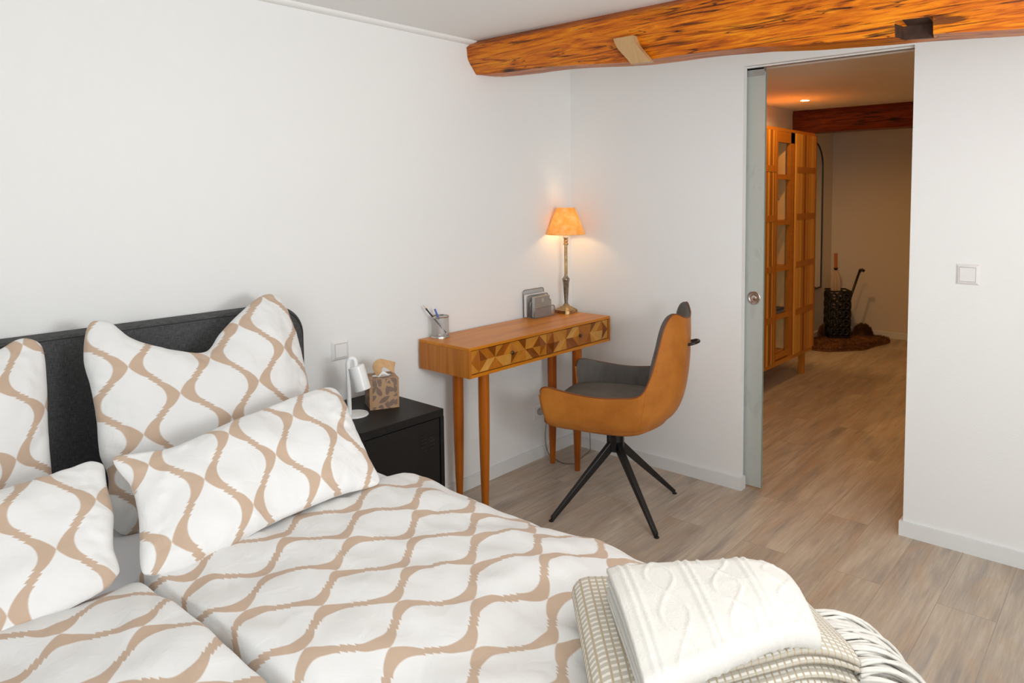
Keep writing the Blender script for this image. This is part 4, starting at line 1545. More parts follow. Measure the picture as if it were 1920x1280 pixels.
for k in range(3):
    a = 2 * PI * k / 3 + 0.5
    b.tube([(GX + 0.012 * math.cos(a), GY + 0.012 * math.sin(a), z0 + ZS1 - 0.03), (GX + 0.050 * math.cos(a), GY + 0.050 * math.sin(a), z0 + ZS1 - 0.003)], 0.001, 5)
b.build('upper_ring', M['ring'], lm)
l = bpy.data.lights.new('desk_lamp_light', 'POINT'); l.energy = 9.5; l.color = (1.0, 0.73, 0.42); l.shadow_soft_size = 0.022
o = bpy.data.objects.new('desk_lamp_light', l); C.objects.link(o); o.location = (GX, GY, z0 + 0.484)

# letter rack
def uvgrid_panel(a, bq, c, d, su, sv):
    return [Vector(a), Vector(bq), Vector(c), Vector(d)], [(0, 1, 2, 3)], [(0, 0), (su, 0), (su, sv), (0, sv)]


RX0, RX1 = -0.414, -0.251
RY = {'back': -0.012, 'mid': -0.038, 'small': -0.057, 'front': -0.084}
rk = empty('letter_rack', ((RX0 + RX1) / 2, -0.055, DZ1))
tag(rk, 'silver wire-mesh letter rack on the desk beside the lamp', 'letter rack')


def rack_panel(name, y, x0, x1, h, r=0.014, lean=0.0):
    P = [(x0, y, DZ1 + 0.004)]
    for i in range(7):
        a = PI - PI / 2 * i / 6
        P.append((x0 + r + r * math.cos(a), y + lean, DZ1 + h - r + r * math.sin(a)))
    for i in range(7):
        a = PI / 2 - PI / 2 * i / 6
        P.append((x1 - r + r * math.cos(a), y + lean, DZ1 + h - r + r * math.sin(a)))
    P.append((x1, y, DZ1 + 0.004))
    b = MB(); b.tube(P, 0.0026, 8); f_ = b.build(name, M['wire'], rk, True)
    n_ = len(P)
    vs = [(p_[0], p_[1] + 0.0003, p_[2]) for p_ in P] + [(p_[0], p_[1] - 0.0003, p_[2]) for p_ in P]
    fs = [tuple(range(n_)), tuple(range(2 * n_ - 1, n_ - 1, -1))]
    uv = [((p_[0] - x0) / 0.0042, (p_[2] - DZ1) / 0.0042) for p_ in P] * 2
    link('mesh_panel', vs, fs, M['mesh'], f_, uvs=uv)


rack_panel('back_panel', RY['back'], RX0, RX1, 0.142, lean=0.004)
rack_panel('middle_panel', RY['mid'], RX0, RX1, 0.115)
rack_panel('divider', RY['small'], RX0, RX1, 0.086)
rack_panel('front_panel', RY['front'], RX0, RX1, 0.055)
b = MB(); b.box(RX0, RX1, RY['front'], RY['back'], DZ1 + 0.0004, DZ1 + 0.0016)
for y in RY.values():
    b.tube([(RX0, y, DZ1 + 0.003), (RX1, y, DZ1 + 0.003)], 0.0022, 6)
for x in (RX0, RX1):
    b.tube([(x, RY['front'], DZ1 + 0.003), (x, RY['back'], DZ1 + 0.003)], 0.0022, 6)
b.build('tray', M['wire'], rk)
# contents
b = MB(); b.box(RX0 - 0.008, RX1 - 0.015, -0.031, -0.021, DZ1 + 0.0045, DZ1 + 0.120, 0.0004)
pw = tag(b.build('paper_stack', M['paper']), 'white papers standing in the back slot of the letter rack', 'paper')
b = MB(); b.box(RX0 + 0.012, RX0 + 0.10, -0.050, -0.0455, DZ1 + 0.0045, DZ1 + 0.082, 0.0004)
tag(b.build('notebook', M['bookgrey']), 'thin dark notebook in the middle slot of the letter rack', 'notebook')
bx = empty('card_box', (-0.34, -0.082, DZ1))
tag(bx, 'grey card box with a small pale emblem in the front slot of the letter rack', 'box')
BX0, BX1 = -0.406, -0.287
b = MB(); b.box(BX0, BX1, -0.0805, -0.0625, DZ1 + 0.005, DZ1 + 0.110)
o = b.build('box_body', M['boxgrey'], bx)
b = MB(); b.box(BX0 - 0.0006, BX0, -0.0803, -0.0627, DZ1 + 0.006, DZ1 + 0.1095); b.build('box_side', M['boxlight'], bx)
b = MB(); b.box(BX0, BX1, -0.0803, -0.0627, DZ1 + 0.110, DZ1 + 0.1106); b.build('page_edge', M['boxtop'], bx)
b = MB()
ec = Vector(((BX0 + BX1) / 2 + 0.004, -0.0809, DZ1 + 0.091))
for k in range(6):
    a = 2 * PI * k / 6
    b.tube([ec, ec + Vector((0.007 * math.cos(a), 0, 0.008 * math.sin(a)))], 0.0008, 5)
b.tube([ec + Vector((0.009 * math.cos(2 * PI * k / 16), 0, 0.010 * math.sin(2 * PI * k / 16))) for k in range(17)], 0.0005, 5)
b.tube([ec + Vector((-0.004, 0, -0.012)), ec + Vector((0.004, 0, -0.012))], 0.0006, 5)
b.build('emblem', M['silverprint'], bx)
b = MB()
for k in range(11):
    b.box(ec.x - 0.028 + k * 0.005, ec.x - 0.0245 + k * 0.005, -0.0809, -0.0804, DZ1 + 0.016, DZ1 + 0.0178)
b.build('small_print', M['silverprint'], bx)

# pen cup with pencil and pen
PX, PY, PR, PH = -1.026, -0.058, 0.0395, 0.098
pc = empty('pen_cup', (PX, PY, DZ1))
tag(pc, 'round silver mesh pen cup on the left end of the desk', 'pen cup')
vs = []; uv = []; fs = []
n = 48
for k in range(n + 1):
    a = 2 * PI * k / n
    for (z, r) in ((DZ1 + 0.003, PR), (DZ1 + PH, PR)):
        vs.append((PX + r * math.cos(a), PY + r * math.sin(a), z)); uv.append((k / n * 2 * PI * PR / 0.0032, (z - DZ1) / 0.0032))
for k in range(n):
    fs.append((2 * k, 2 * k + 2, 2 * k + 3, 2 * k + 1))
link('mesh_wall', vs, fs, M['mesh'], pc, True, uvs=uv)
b = MB()
b.lathe([(PR + 0.001, PH - 0.006), (PR + 0.0016, PH - 0.001), (PR + 0.0005, PH), (PR - 0.001, PH - 0.001), (PR - 0.0005, PH - 0.006)], (PX, PY, DZ1), 48, closed=True)
auto_smooth(b.build('rim', M['steel'], pc))
b = MB()
b.lathe([(0, 0.0), (PR + 0.002, 0.0), (PR + 0.0025, 0.003), (PR + 0.0005, 0.0075), (PR - 0.001, 0.003), (0, 0.003)], (PX, PY, DZ1), 48)
auto_smooth(b.build('cup_base', M['steel'], pc))


def stick(name, p0, p1, parts, label, cat):
    p0, p1 = Vector(p0), Vector(p1)
    o = empty(name, p0)
    tag(o, label, cat)
    d_ = p1 - p0
    for nm, a, c, r0, r1, mat, n_ in parts:
        b = MB(); b.tube([p0 + d_ * a, p0 + d_ * c], [r0, r1], n_); b.build(nm, mat, o)
    return o


stick('pencil', (PX + 0.022, PY - 0.022, DZ1 + 0.012), (PX - 0.078, PY + 0.022, DZ1 + 0.153),
      [('pencil_barrel', 0.06, 0.90, 0.0036, 0.0036, M['blackmetal'], 6), ('sharpened_wood', 0.90, 0.975, 0.0035, 0.0012, M['pencilwood'], 10), ('graphite_tip', 0.975, 1.0, 0.0012, 0.0003, M['graphite'], 8), ('end_band', 0.0, 0.06, 0.0036, 0.0036, M['paper'], 6)],
      'black pencil, point up, leaning left in the pen cup', 'pencil')
stick('pen', (PX + 0.008, PY - 0.026, DZ1 + 0.008), (PX - 0.020, PY + 0.012, DZ1 + 0.130),
      [('pen_barrel', 0.0, 0.62, 0.0033, 0.0036, M['penclear'], 12), ('pen_cap', 0.62, 1.0, 0.0050, 0.0042, M['penblue'], 14)],
      'blue capped ballpoint pen in the pen cup', 'pen')

# ------------------------------------------------------------------ chair
CX_, CY_ = -0.533, -0.674
FA = math.radians(111)
Fv = Vector((math.cos(FA), math.sin(FA), 0)); Sv = Vector((Fv.y, -Fv.x, 0))      # forward, right
ch = empty('swivel_chair', (CX_, CY_, 0), FA)
tag(ch, 'cognac leather and grey tub armchair on black splayed legs at the desk', 'chair')


def W(f_, s_, z_):
    return Vector((CX_, CY_, 0)) + Fv * f_ + Sv * s_ + Vector((0, 0, z_))


topK = [(0, (.262, -.268, .570)), (.012, (.262, -.272, .590)), (.03, (.248, -.276, .603)), (.06, (.22, -.280, .606)), (.12, (.14, -.287, .594)), (.20, (.02, -.290, .583)), (.27, (-.09, -.288, .588)), (.315, (-.175, -.284, .606)),
        (.345, (-.214, -.274, .680)), (.38, (-.240, -.252, .78)), (.41, (-.262, -.228, .875)), (.43, (-.282, -.200, .918)), (.45, (-.300, -.165, .926)), (.475, (-.324, -.085, .900)), (.5, (-.332, 0, .890))]
topK = topK + [(1 - t_, (p_[0], -p_[1], p_[2])) for t_, p_ in topK[-2::-1]]
botK = [(0, (.245, -.243, .462)), (.02, (.246, -.248, .448)), (.06, (.215, -.252, .442)), (.12, (.13, -.252, .438)), (.20, (.02, -.250, .432)), (.27, (-.08, -.238, .428)), (.315, (-.130, -.222, .428)),
        (.345, (-.165, -.198, .430)), (.38, (-.19, -.160, .432)), (.41, (-.21, -.122, .434)), (.43, (-.22, -.096, .435)), (.45, (-.228, -.070, .436)), (.475, (-.235, -.036, .437)), (.5, (-.237, 0, .437))]
botK = botK + [(1 - t_, (p_[0], -p_[1], p_[2])) for t_, p_ in botK[-2::-1]]
ftop = catmull(topK, 0); fbot = catmull(botK, 0)
NU = 120
us = [0, .004, .01] + [0.02 + 0.96 * i / NU for i in range(NU + 1)] + [.99, .996, 1]
NVo = 18
outer = []
inner = []
tops = []
for u in us:
    T_ = ftop(u); B_ = fbot(u)
    back = max(0, 1 - abs(u - 0.5) / 0.2)            # 1 at the back centre
    backs = back * back * (3 - 2 * back)
    side = Vector((B_.x + 0.02, B_.y, 0)); side = Vector((T_.x, T_.y, 0)) - Vector((0.0, 0, 0))
    # outward direction in plan
    e_ = 0.01
    ta, tb_ = ftop(max(0, u - e_)), ftop(min(1, u + e_))
    tg = Vector((tb_.x - ta.x, tb_.y - ta.y, 0))
    out = Vector((tg.y, -tg.x, 0))
    cen = Vector((0.0, 0, 0))
    if out.dot(Vector((T_.x - 0.02, T_.y, 0))) < 0: out = -out
    if abs(u - .5) > 0.3: out = Vector((0.0, -1 if u < .5 else 1, 0))
    out.normalize()
    col_ = []
    for k in range(NVo + 1):
        v = k / NVo
        # quadratic path with outward belly
        ctrl = B_.lerp(T_, 0.30)
        ctrl.z = B_.z + (T_.z - B_.z) * (0.22 - 0.10 * backs)
        ctrl += out * (0.020 + 0.060 * backs)
        q = B_ * (1 - v) ** 2 + ctrl * 2 * v * (1 - v) + T_ * v * v
        col_.append(q)
    outer.append(col_)
    th = 0.018 + 0.034 * min(1, max(0, (0.19 - abs(u - 0.5)) / 0.05)) * (0.55 + 0.45 * min(1, abs(u - 0.5) / 0.08))
    ti = T_ - out * 0.018
    tops.append((T_ - out * 0.002))
    cin = []
    for k in range(NVo + 1):
        v = k / NVo
        q = col_[k] - out * (th + 0.02 * (1 - v))
        q.z = 0.475 + (T_.z - 0.003 - 0.475) * v
        # follow the outer wall at this height
        zz = q.z
        for kk in range(NVo):
            if col_[kk].z <= zz <= col_[kk + 1].z:
                f_ = (zz - col_[kk].z) / max(1e-6, col_[kk + 1].z - col_[kk].z)
                w_ = col_[kk].lerp(col_[kk + 1], f_)
                q = w_ - out * (th * (1 - 0.45 * v ** 4))
                q.z = zz
                break
        cin.append(q)
    rimp = Vector(col_[-1]) - out * 0.003
    top2 = Vector(cin[-1]).lerp(rimp, 0.5) + Vector((0, 0, 0.005))
    inner.append(cin + [top2, rimp])


def skin(cols, flip=False):
    vs = [W(q.x, q.y, q.z) for c_ in cols for q in c_]
    n_ = len(cols[0])
    fs = []
    for i in range(len(cols) - 1):
        for k in range(n_ - 1):
            f_ = (i * n_ + k, (i + 1) * n_ + k, (i + 1) * n_ + k + 1, i * n_ + k + 1)
            fs.append(f_[::-1] if flip else f_)
    return vs, fs


# outer leather shell: walls + underside + front arm ends
rim = [Vector(c_[-1]) for c_ in outer]
vs, fs = skin(outer)
nO = len(outer[0]); nU_ = len(outer)
under = []
for i in range(nU_):
    q = outer[i][0]
    for (sc_, z) in ((0.97, q.z - 0.010), (0.88, q.z - 0.020), (0.0, 0)):
        pass
# underside rows
rows = []
for sc_, dz in ((1.0, 0), (0.975, -0.012), (0.90, -0.022)):
    rows.append([Vector((outer[i][0].x * sc_, outer[i][0].y * sc_, outer[i][0].z + dz)) for i in range(nU_)])
base = len(vs)
for r_2 in rows:
    vs += [W(q.x, q.y, q.z) for q in r_2]
for k in range(2):
    for i in range(nU_ - 1):
        fs.append((base + k * nU_ + i, base + (k + 1) * nU_ + i, base + (k + 1) * nU_ + i + 1, base + k * nU_ + i + 1))
lb = base + 2 * nU_
half = nU_ // 2
for i in range(half):
    j = nU_ - 1 - i
    if j - 1 > i + 1:
        fs.append((lb + i, lb + j, lb + j - 1, lb + i + 1))
    else:
        fs.append((lb + i, lb + j, lb + i + 1))
# arm end caps: outer col 0 to inner col 0
for ci in (0, -1):
    a = [W(q.x, q.y, q.z) for q in outer[ci]]
    c_ = [W(q.x, q.y, q.z) for q in inner[ci][:len(a)]]
    mid = [(p_ + q) / 2 + Fv * 0.012 for p_, q in zip(a, c_)]
    k = len(vs); vs += a + mid + c_
    n_ = len(a)
    for q in range(n_ - 1):
        for w_ in (0, 1):
            fs.append((k + w_ * n_ + q, k + w_ * n_ + q + 1, k + (w_ + 1) * n_ + q + 1, k + (w_ + 1) * n_ + q))
# rim band
k = len(vs)
vs += [W(q.x, q.y, q.z) for q in rim] + [W(c_[-1].x, c_[-1].y, c_[-1].z) for c_ in inner]
for i in range(nU_ - 1):
    fs.append((k + i, k + i + 1, k + nU_ + i + 1, k + nU_ + i))
# front apron under the seat
k = len(vs)
A = rows[0][0]; Bq = rows[0][-1]
for f_, z in ((A.x, 0.438), (A.x + 0.010, 0.446), (A.x + 0.010, 0.468), (A.x - 0.01, 0.478)):
    vs += [W(f_, A.y, z), W(f_, Bq.y, z)]
for i in range(3):
    fs.append((k + 2 * i, k + 2 * i + 1, k + 2 * i + 3, k + 2 * i + 2))
sh = link('outer_shell', vs, fs, M['leather'], ch)
auto_smooth(sh, 50)
sh['label'] = 'smooth cognac leather outside of the tub shell'
vs, fs = skin(inner, True)
ins_ = link('inner_lining', vs, fs, M['greyfab'], ch, True)
ins_['label'] = 'grey suede-look lining of arms and back'
b = MB()
b.tube([W(q.x, q.y, q.z + 0.001) for q in tops], 0.0032, 8)
b.build('piping', M['piping'], ch, True)
# vertical seams where arm meets back
for ui in (0.335, 0.665):
    i_ = min(range(nU_), key=lambda i: abs(us[i] - ui))
    b = MB()
    b.tube([W(q.x, q.y, q.z) for q in outer[i_][1:]], 0.0010, 5)
    b.build('seam', M['leather'], ch, True)
# seat cushion
vs = []; fs = []
NA = 64
rings_ = [(0.90, 0.452), (0.985, 0.462), (1.0, 0.480), (0.985, 0.502), (0.93, 0.513), (0.75, 0.519), (0.4, 0.521), (0.0, 0.521)]
for sc_, z in rings_:
    for k in range(NA):
        a = 2 * PI * k / NA
        ca, sa = math.cos(a), math.sin(a)
        f_ = 0.245 * sc_ * math.copysign(abs(ca) ** 0.5, ca)
        s_ = 0.235 * sc_ * math.copysign(abs(sa) ** 0.5, sa)
        if f_ < 0:
            s_ *= 1 - 0.22 * (-f_ / 0.245) ** 2
        vs.append(W(f_ + 0.018, s_, z))
for i in range(len(rings_) - 1):
    for k in range(NA):
        k2 = (k + 1) % NA
        fs.append((i * NA + k, i * NA + k2, (i + 1) * NA + k2, (i + 1) * NA + k))
fs.append(tuple(range(NA - 1, -1, -1)))
link('seat', vs, fs, M['greyfab'], ch, True)
# back handle
b = MB()
hp = [(-.318, -.036, .776), (-.335, -.040, .778), (-.357, -.036, .784), (-.368, -.018, .786), (-.371, 0, .786), (-.368, .018, .786), (-.357, .036, .784), (-.335, .040, .778), (-.318, .036, .776)]
f = catmull([(i, p_) for i, p_ in enumerate(hp)], 0)
b.tube([W(*f(8 * i / 40)) for i in range(41)], 0.0065, 10)
o = b.build('pull_handle', M['blackmetal'], ch, True); o['label'] = 'small black loop handle on the back'
# base
b = MB()
Mh = Matrix.Translation((CX_, CY_, 0)) @ Matrix.Rotation(FA, 4, 'Z')
b.box(-0.13, 0.11, -0.10, 0.10, 0.396, 0.410, 0.002, M=Mh)
b.lathe([(0, 0.374), (0.040, 0.374), (0.058, 0.397), (0, 0.397)], (CX_, CY_, 0), 28)
auto_smooth(b.build('seat_plate', M['blackmetal'], ch))
b = MB()
b.lathe([(0, 0.262), (0.026, 0.262), (0.032, 0.266), (0.032, 0.374), (0, 0.374)], (CX_, CY_, 0), 24)
for k in range(4):
    a = FA + PI / 4 + k * PI / 2
    Mk = Matrix.Translation((CX_, CY_, 0)) @ Matrix.Rotation(a + PI / 4, 4, 'Z')
    b.box(0.020, 0.038, -0.012, 0.012, 0.268, 0.370, 0.001, M=Mk)
auto_smooth(b.build('hub', M['blackmetal'], ch))
feet = [(-0.829, -0.540), (-0.669, -0.976), (-0.237, -0.809), (-0.397, -0.373)]
for fx, fy in feet:
    d_ = Vector((fx - CX_, fy - CY_, 0))
    n_ = d_.normalized()
    perp = Vector((-n_.y, n_.x, 0))
    st = Vector((CX_, CY_, 0)) + n_ * 0.018
    vs = []
    for (p_, hw, hh2, zz) in ((st, 0.0130, 0.026, 0.296), (Vector((CX_, CY_, 0)) + d_ * 0.98, 0.0095, 0.012, 0.014), (Vector((fx, fy, 0)), 0.009, 0.011, 0.011)):
        for sx_, sz_ in ((-1, -1), (1, -1), (1, 1), (-1, 1)):
            vs.append(p_ + perp * hw * sx_ + Vector((0, 0, zz + hh2 * sz_)))
    fs = [(0, 3, 2, 1), (8, 9, 10, 11)]
    for k in range(2):
        for i in range(4):
            j = (i + 1) % 4
            fs.append((k * 4 + i, k * 4 + j, (k + 1) * 4 + j, (k + 1) * 4 + i))
    lg = link('leg', vs, fs, M['blackmetal'], ch)
    bv = lg.modifiers.new('bevel', 'BEVEL'); bv.width = 0.003; bv.segments = 2
    b = MB(); b.lathe([(0, 0), (0.011, 0), (0.011, 0.004), (0, 0.004)], (fx, fy, 0), 12); b.build('foot_cap', M['rubber'], lg)

# ------------------------------------------------------------------ hall: bamboo wardrobe
KX0, KX1, KY0, KY1, KZ0, KZ1 = 1.20, 2.52, -0.45, -0.02, 0.17, 1.885
cb = empty('bamboo_wardrobe', ((KX0 + KX1) / 2, (KY0 + KY1) / 2, 0))
tag(cb, 'tall bamboo wardrobe with slatted doors and open shelves in the hall', 'wardrobe')
b = MB()
b.box(KX0, KX1, KY0, KY1, KZ1 - 0.022, KZ1, tone=0.35)
b.box(KX0, KX1, KY0, KY1, KZ0, KZ0 + 0.03, tone=0.45)
b.box(KX0, KX1, KY0 + 0.002, KY0 + 0.03, KZ1 - 0.10, KZ1 - 0.022, tone=0.3)
for x in (KX0, KX1 - 0.03, 1.74, 2.04):
    for y in (KY0 + 0.002, KY1 - 0.03):
        b.box(x, x + 0.03 if x != 2.04 else x + 0.07, y, y + 0.03, KZ0 + 0.03, KZ1 - 0.022, tone=0.3)
b.build('frame', M['bamboo_x'], cb, tones=True)
rnd = random.Random(3)


def slat_door(x0, x1, name='door'):
    b = MB()
    zs = [KZ0 + 0.032, KZ1 - 0.025]
    h = zs[1] - zs[0]
    nx = int((x1 - x0) / 0.017)
    for i in range(nx):
        xa = x0 + 0.003 + (x1 - x0 - 0.006) * i / nx; xb_ = x0 + 0.003 + (x1 - x0 - 0.006) * (i + 0.86) / nx
        b.box(xa, xb_, KY0 - 0.010, KY0 - 0.002, zs[0], zs[1], tone=rnd.choice((0.12, 0.3, 0.5, 0.62, 0.8)))
    for z in (0.50, 0.86, 1.22, 1.57):
        b.box(x0 + 0.002, x1 - 0.002, KY0 - 0.013, KY0 - 0.006, z, z + 0.045, tone=0.3)
    b.box(x0, x0 + 0.018, KY0 - 0.015, KY0 - 0.001, zs[0], zs[1], tone=0.7)
    b.box(x1 - 0.018, x1, KY0 - 0.015, KY0 - 0.001, zs[0], zs[1], tone=0.25)
    b.build(name, M['bamboo'], cb, tones=True)


slat_door(KX0 + 0.002, 1.765)
slat_door(2.108, KX1 - 0.002)
M['ply'] = plain('pale_plywood', (0.84, 0.52, 0.20), 0.6, nscale=8, namp=0.08)
b = MB(); b.box(2.080, 2.090, KY0 + 0.034, KY1, KZ0 + 0.031, KZ1 - 0.024); b.build('divider', M['ply'], cb)['label'] = 'pale plain inner panel'
for x0, x1 in ((KX0 + 0.004, KX0 + 0.012), (KX1 - 0.012, KX1 - 0.004)):
    b = MB()
    for i in range(22):
        ya = KY0 + 0.033 + (KY1 - KY0 - 0.064) * i / 22
        b.box(x0, x1, ya, ya + 0.0155, KZ0 + 0.03, KZ1 - 0.022, tone=rnd.choice((0.12, 0.3, 0.5, 0.62, 0.8)))
    for z in (0.50, 0.86, 1.22, 1.57):
        b.box(x0 - 0.002, x1 + 0.002, KY0 + 0.032, KY1 - 0.03, z, z + 0.045, tone=0.3)
    b.build('side_panel', M['bamboo'], cb, tones=True)
for z in (0.23, 0.52, 0.87, 1.205, 1.535):
    b = MB()
    b.box(1.77, 2.079, KY0 + 0.035, KY1 - 0.032, z, z + 0.016, tone=0.4)
    b.box(1.77, 2.04, KY0 + 0.004, KY0 + 0.02, z - 0.016, z + 0.02, tone=0.35)
    b.build('shelf', M['bamboo_x'], cb, tones=True)
for (x, y) in ((KX0 + 0.10, KY0 + 0.03), (KX1 - 0.14, KY0 + 0.03), (KX0 + 0.10, KY1 - 0.03), (KX1 - 0.14, KY1 - 0.03)):
    b = MB(); b.box(x - 0.02, x + 0.02, y - 0.02, y + 0.02, 0.0, KZ0, 0.002, tone=0.4); b.build('leg', M['bamboo'], cb, tones=True)
for i, (z, mt, dx, lab) in enumerate(((0.556, 'bookblue', 0.0, 'dark blue book lying flat on a wardrobe shelf, topmost of its pile'), (0.5365, 'bookgrey', 0.006, 'grey book lying flat on a wardrobe shelf under the blue one'))):
    b = MB()
    b.box(1.785 + dx, 2.02, KY0 + 0.03, KY0 + 0.25, z, z + 0.018, 0.001)
    k = b.build('book', M[mt]); tag(k, lab, 'book', 'books on the wardrobe shelf')
# wire hanger hanging below a shelf
hg = MB()
hx, hy, hz = 1.92, -0.25, 1.52
hg.tube([(hx, hy, hz + 0.01), (hx + 0.012, hy, hz), (hx + 0.01, hy, hz - 0.02), (hx, hy, hz - 0.05), (hx, hy - 0.16, hz - 0.13), (hx, hy - 0.165, hz - 0.145), (hx, hy + 0.165, hz - 0.145), (hx, hy + 0.16, hz - 0.13), (hx, hy, hz - 0.05)], 0.0025, 6)
tag(hg.build('coat_hanger', M['steel']), 'thin silver wire coat hanger inside the open part of the wardrobe', 'hanger')

# mirror on the hall wall
mr = empty('arched_mirror', (3.70, -0.01, 0.49))
tag(mr, 'tall arched mirror with thin black frame on the hall wall behind the wardrobe', 'mirror')
MX, MR_, MZ0, MZ1 = 3.70, 0.233, 0.492, 1.90
P = [(MX - MR_, MZ0), (MX + MR_, MZ0)]
for i in range(25):
    a = PI * i / 24
    P.append((MX + MR_ * math.cos(a), MZ1 - MR_ + MR_ * math.sin(a)))
n = len(P)
b = MB()
b.add([(p_[0], -0.004, p_[1]) for p_ in P] + [(p_[0], -0.016, p_[1]) for p_ in P], [tuple(range(n - 1, -1, -1)), tuple(range(n, 2 * n))] + [(i, (i + 1) % n, n + (i + 1) % n, n + i) for i in range(n)])
b.build('mirror_glass', M['chrome'], mr)
b = MB(); b.tube([(p_[0], -0.014, p_[1]) for p_ in P + P[:2]], 0.010, 8); b.build('frame', M['blackmetal'], mr)

# umbrella stand with umbrella and cane
UX, UY, UR, UH = 3.90, -0.19, 0.105, 0.485
us_ = empty('umbrella_stand', (UX, UY, 0.0))
tag(us_, 'black metal umbrella stand with cut-out ornament in the far hall corner', 'umbrella stand')
b = MB()
RA = math.radians(33)
Mu = Matrix.Translation((UX, UY, 0.030)) @ Matrix.Rotation(RA, 4, 'Z')
hs = 0.098
for sd in range(4):
    Ms = Mu @ Matrix.Rotation(sd * PI / 2, 4, 'Z')
    def bxs(x0, x1, z0, z1):
        b.box(x0, x1, -hs - 0.002, -hs + 0.002, z0, z1, M=Ms)
    bxs(-hs, hs, UH - 0.045, UH - 0.030)
    bxs(-hs, hs, 0.0, 0.02)
    for lv_ in range(5):
        zb_ = 0.02 + lv_ * 0.083
        for cxx in (-0.055, 0.0, 0.055):
            # scroll rings
            c0 = Ms @ Vector((cxx, -hs, zb_ + 0.042))
            ring_ = []
            for k in range(17):
                a = 2 * PI * k / 16
                ring_.append(Ms @ Vector((cxx + 0.026 * math.cos(a) * (1 + 0.15 * math.cos(3 * a)), -hs, zb_ + 0.042 + 0.034 * math.sin(a))))
            b.tube(ring_, 0.0115, 6)
        bxs(-hs, -hs + 0.02, zb_ + 0.01, zb_ + 0.075)
        bxs(hs - 0.02, hs, zb_ + 0.01, zb_ + 0.075)
        bxs(-hs * 0.9, hs * 0.9, zb_ + 0.036, zb_ + 0.048)
b.box(-hs, hs, -hs, hs, 0.0, 0.006, M=Mu)
b.build('pierced_walls', M['blackmetal'], us_)
um = empty('umbrella', (3.93, -0.17, 0.04))
tag(um, 'closed beige umbrella with orange wooden handle in the umbrella stand', 'umbrella')
p0, p1 = Vector((3.92, -0.17, 0.045)), Vector((3.95, -0.150, 0.83))
d_ = p1 - p0
b = MB(); b.tube([p0 + d_ * 0.82, p0 + d_ * 1.0], [0.014, 0.016], 12); auto_smooth(b.build('handle', M['umbwood'], um))
b = MB(); b.tube([p0 + d_ * 0.79, p0 + d_ * 0.82], [0.012, 0.022], 12); b.build('collar', M['blackmetal'], um)
vs = []; fs = []
n = 24
for i, (a, r) in enumerate(((0.05, 0.006), (0.15, 0.016), (0.4, 0.03), (0.62, 0.048), (0.70, 0.040), (0.79, 0.016))):
    for k in range(n):
        t_ = 2 * PI * k / n
        rr_ = r * (1 + 0.22 * math.sin(t_ * 6))
        vs.append(p0 + d_ * a + Vector((rr_ * math.cos(t_), rr_ * math.sin(t_), 0)))
fs = [(i * n + k, i * n + (k + 1) % n, (i + 1) * n + (k + 1) % n, (i + 1) * n + k) for i in range(5) for k in range(n)]
fs += [tuple(range(n - 1, -1, -1)), tuple(5 * n + k for k in range(n))]
link('canopy', vs, fs, M['umbrella'], um, True)
cn = MB()
cn.tube([(3.89, -0.20, 0.045), (3.94, -0.375, 0.66)], 0.011, 10)
cn.tube([(3.94, -0.375, 0.66), (3.944, -0.385, 0.68), (3.944, -0.40, 0.685), (3.944, -0.42, 0.672)], [0.012, 0.017, 0.014, 0.014], 10)
tag(cn.build('walking_stick', M['blackmetal'], None, True), 'black stick leaning right in the umbrella stand', 'stick')

# fur rug with two ears turned up against the walls
rnd = random.Random(9)
fur = MB()
def tuft(p_, dr_, L_, wdt):
    d2 = Vector(dr_).normalized()
    sd = d2.orthogonal().normalized()
    sd.rotate(Matrix.Rotation(rnd.uniform(0, 6.28), 3, d2))
    q = Vector(p_)
    tip = q + d2 * L_ + Vector((rnd.uniform(-.006, .006), rnd.uniform(-.006, .006), -0.004))
    third = d2.cross(sd) * wdt * 0.7
    k = len(fur.v)
    fur.v += [q - sd * wdt, q + sd * wdt, q + third, tip]
    fur.f += [(k, k + 1, k + 3), (k + 1, k + 2, k + 3), (k + 2, k, k + 3)]
    fur.t += [0.5] * 3
rc = Vector((3.78, -0.33, 0)); 
def rr_rug(a):
    return 0.36 + 0.07 * math.cos(2 * a + 0.9) + 0.02 * math.sin(5 * a)
bodyv = []; nb = 48
for ring_i, (fr_, z) in enumerate(((1.0, 0.001), (1.0, 0.012), (0.9, 0.022), (0.5, 0.026), (0.0, 0.027))):
    for k in range(nb):
        a = 2 * PI * k / nb
        R2 = rr_rug(a) * fr_
        y = rc.y + R2 * math.sin(a) * 0.88
        bodyv.append((rc.x + R2 * math.cos(a) * 1.25, min(y, -0.03), z))
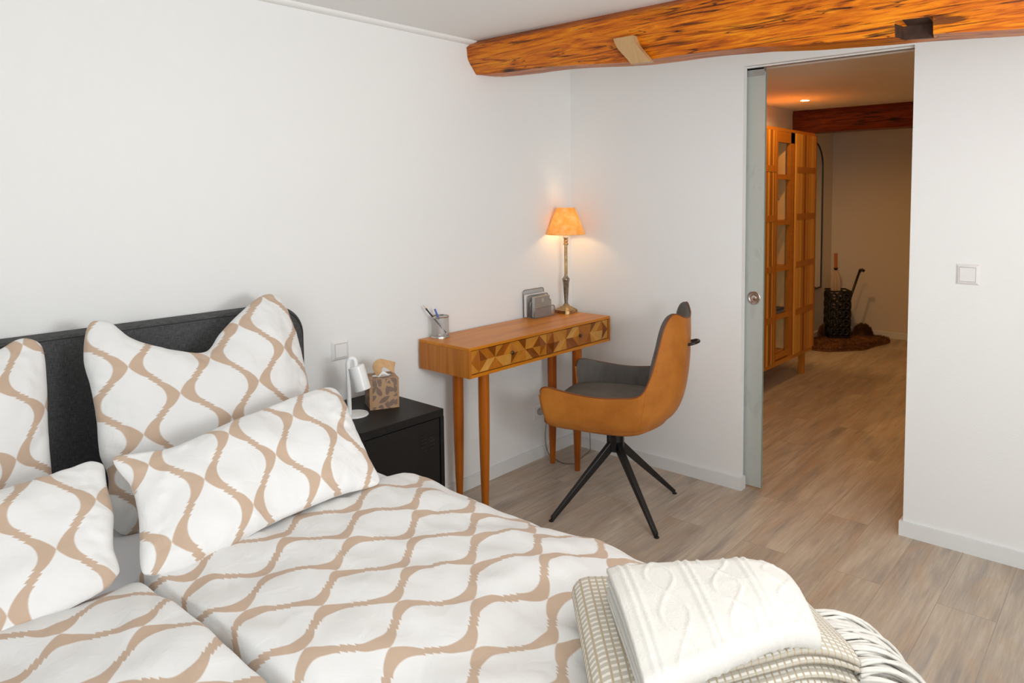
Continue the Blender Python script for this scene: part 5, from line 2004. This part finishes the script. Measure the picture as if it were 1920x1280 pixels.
bf = [(i * nb + k, i * nb + (k + 1) % nb, (i + 1) * nb + (k + 1) % nb, (i + 1) * nb + k) for i in range(4) for k in range(nb)]
bf.append(tuple(range(nb - 1, -1, -1)))
fur.add(bodyv, bf)
for i in range(5200):
    a = rnd.uniform(0, 2 * PI); fr_ = math.sqrt(rnd.uniform(0, 1))
    R2 = rr_rug(a) * fr_
    x, y = rc.x + R2 * math.cos(a) * 1.25, min(rc.y + R2 * math.sin(a) * 0.88, -0.04)
    if abs(x - UX) < 0.10 and abs(y - UY) < 0.10: continue
    x = min(x, 4.21)
    tuft((x, y, 0.018), (-0.6 + rnd.uniform(-.5, .5), -0.3 + rnd.uniform(-.5, .5), 0.5), rnd.uniform(0.02, 0.04), 0.0035)
for (ex_, ey_, nrm_) in ((4.17, -0.36, Vector((-1, 0, 0.1))), (3.83, -0.055, Vector((0, -1, 0.1)))):
    # ear: padded half disc
    tang = Vector((nrm_.y, -nrm_.x, 0)).normalized()
    ec = Vector((ex_, ey_, 0.02))
    vs = []; fs = []
    for i in range(9):
        for j in range(13):
            r = 0.085 * i / 8; a = PI * j / 12
            vs.append(ec + tang * (r * math.cos(a)) + Vector((0, 0, 1.25 * r * math.sin(a))) + nrm_ * (0.025 * (1 - (i / 8) ** 2)))
    for i in range(8):
        for j in range(12):
            k = i * 13 + j
            fs.append((k, k + 1, k + 14, k + 13))
    fur.add(vs, fs)
    for q in range(1500):
        r = 0.088 * math.sqrt(rnd.uniform(0, 1)); a = rnd.uniform(0, PI)
        radial = tang * math.cos(a) + Vector((0, 0, math.sin(a)))
        tuft(ec + tang * (r * math.cos(a)) + Vector((0, 0, 1.25 * r * math.sin(a))) + nrm_ * 0.015, nrm_ * 0.8 + radial * 0.9 + Vector((rnd.uniform(-.3, .3), rnd.uniform(-.3, .3), 0)), rnd.uniform(0.02, 0.036), 0.0035)
o = link('fur_rug', fur.v, fur.f, M['fur'])
tag(o, 'brown shaggy fur rug with two upturned ears under the umbrella stand in the hall', 'rug')
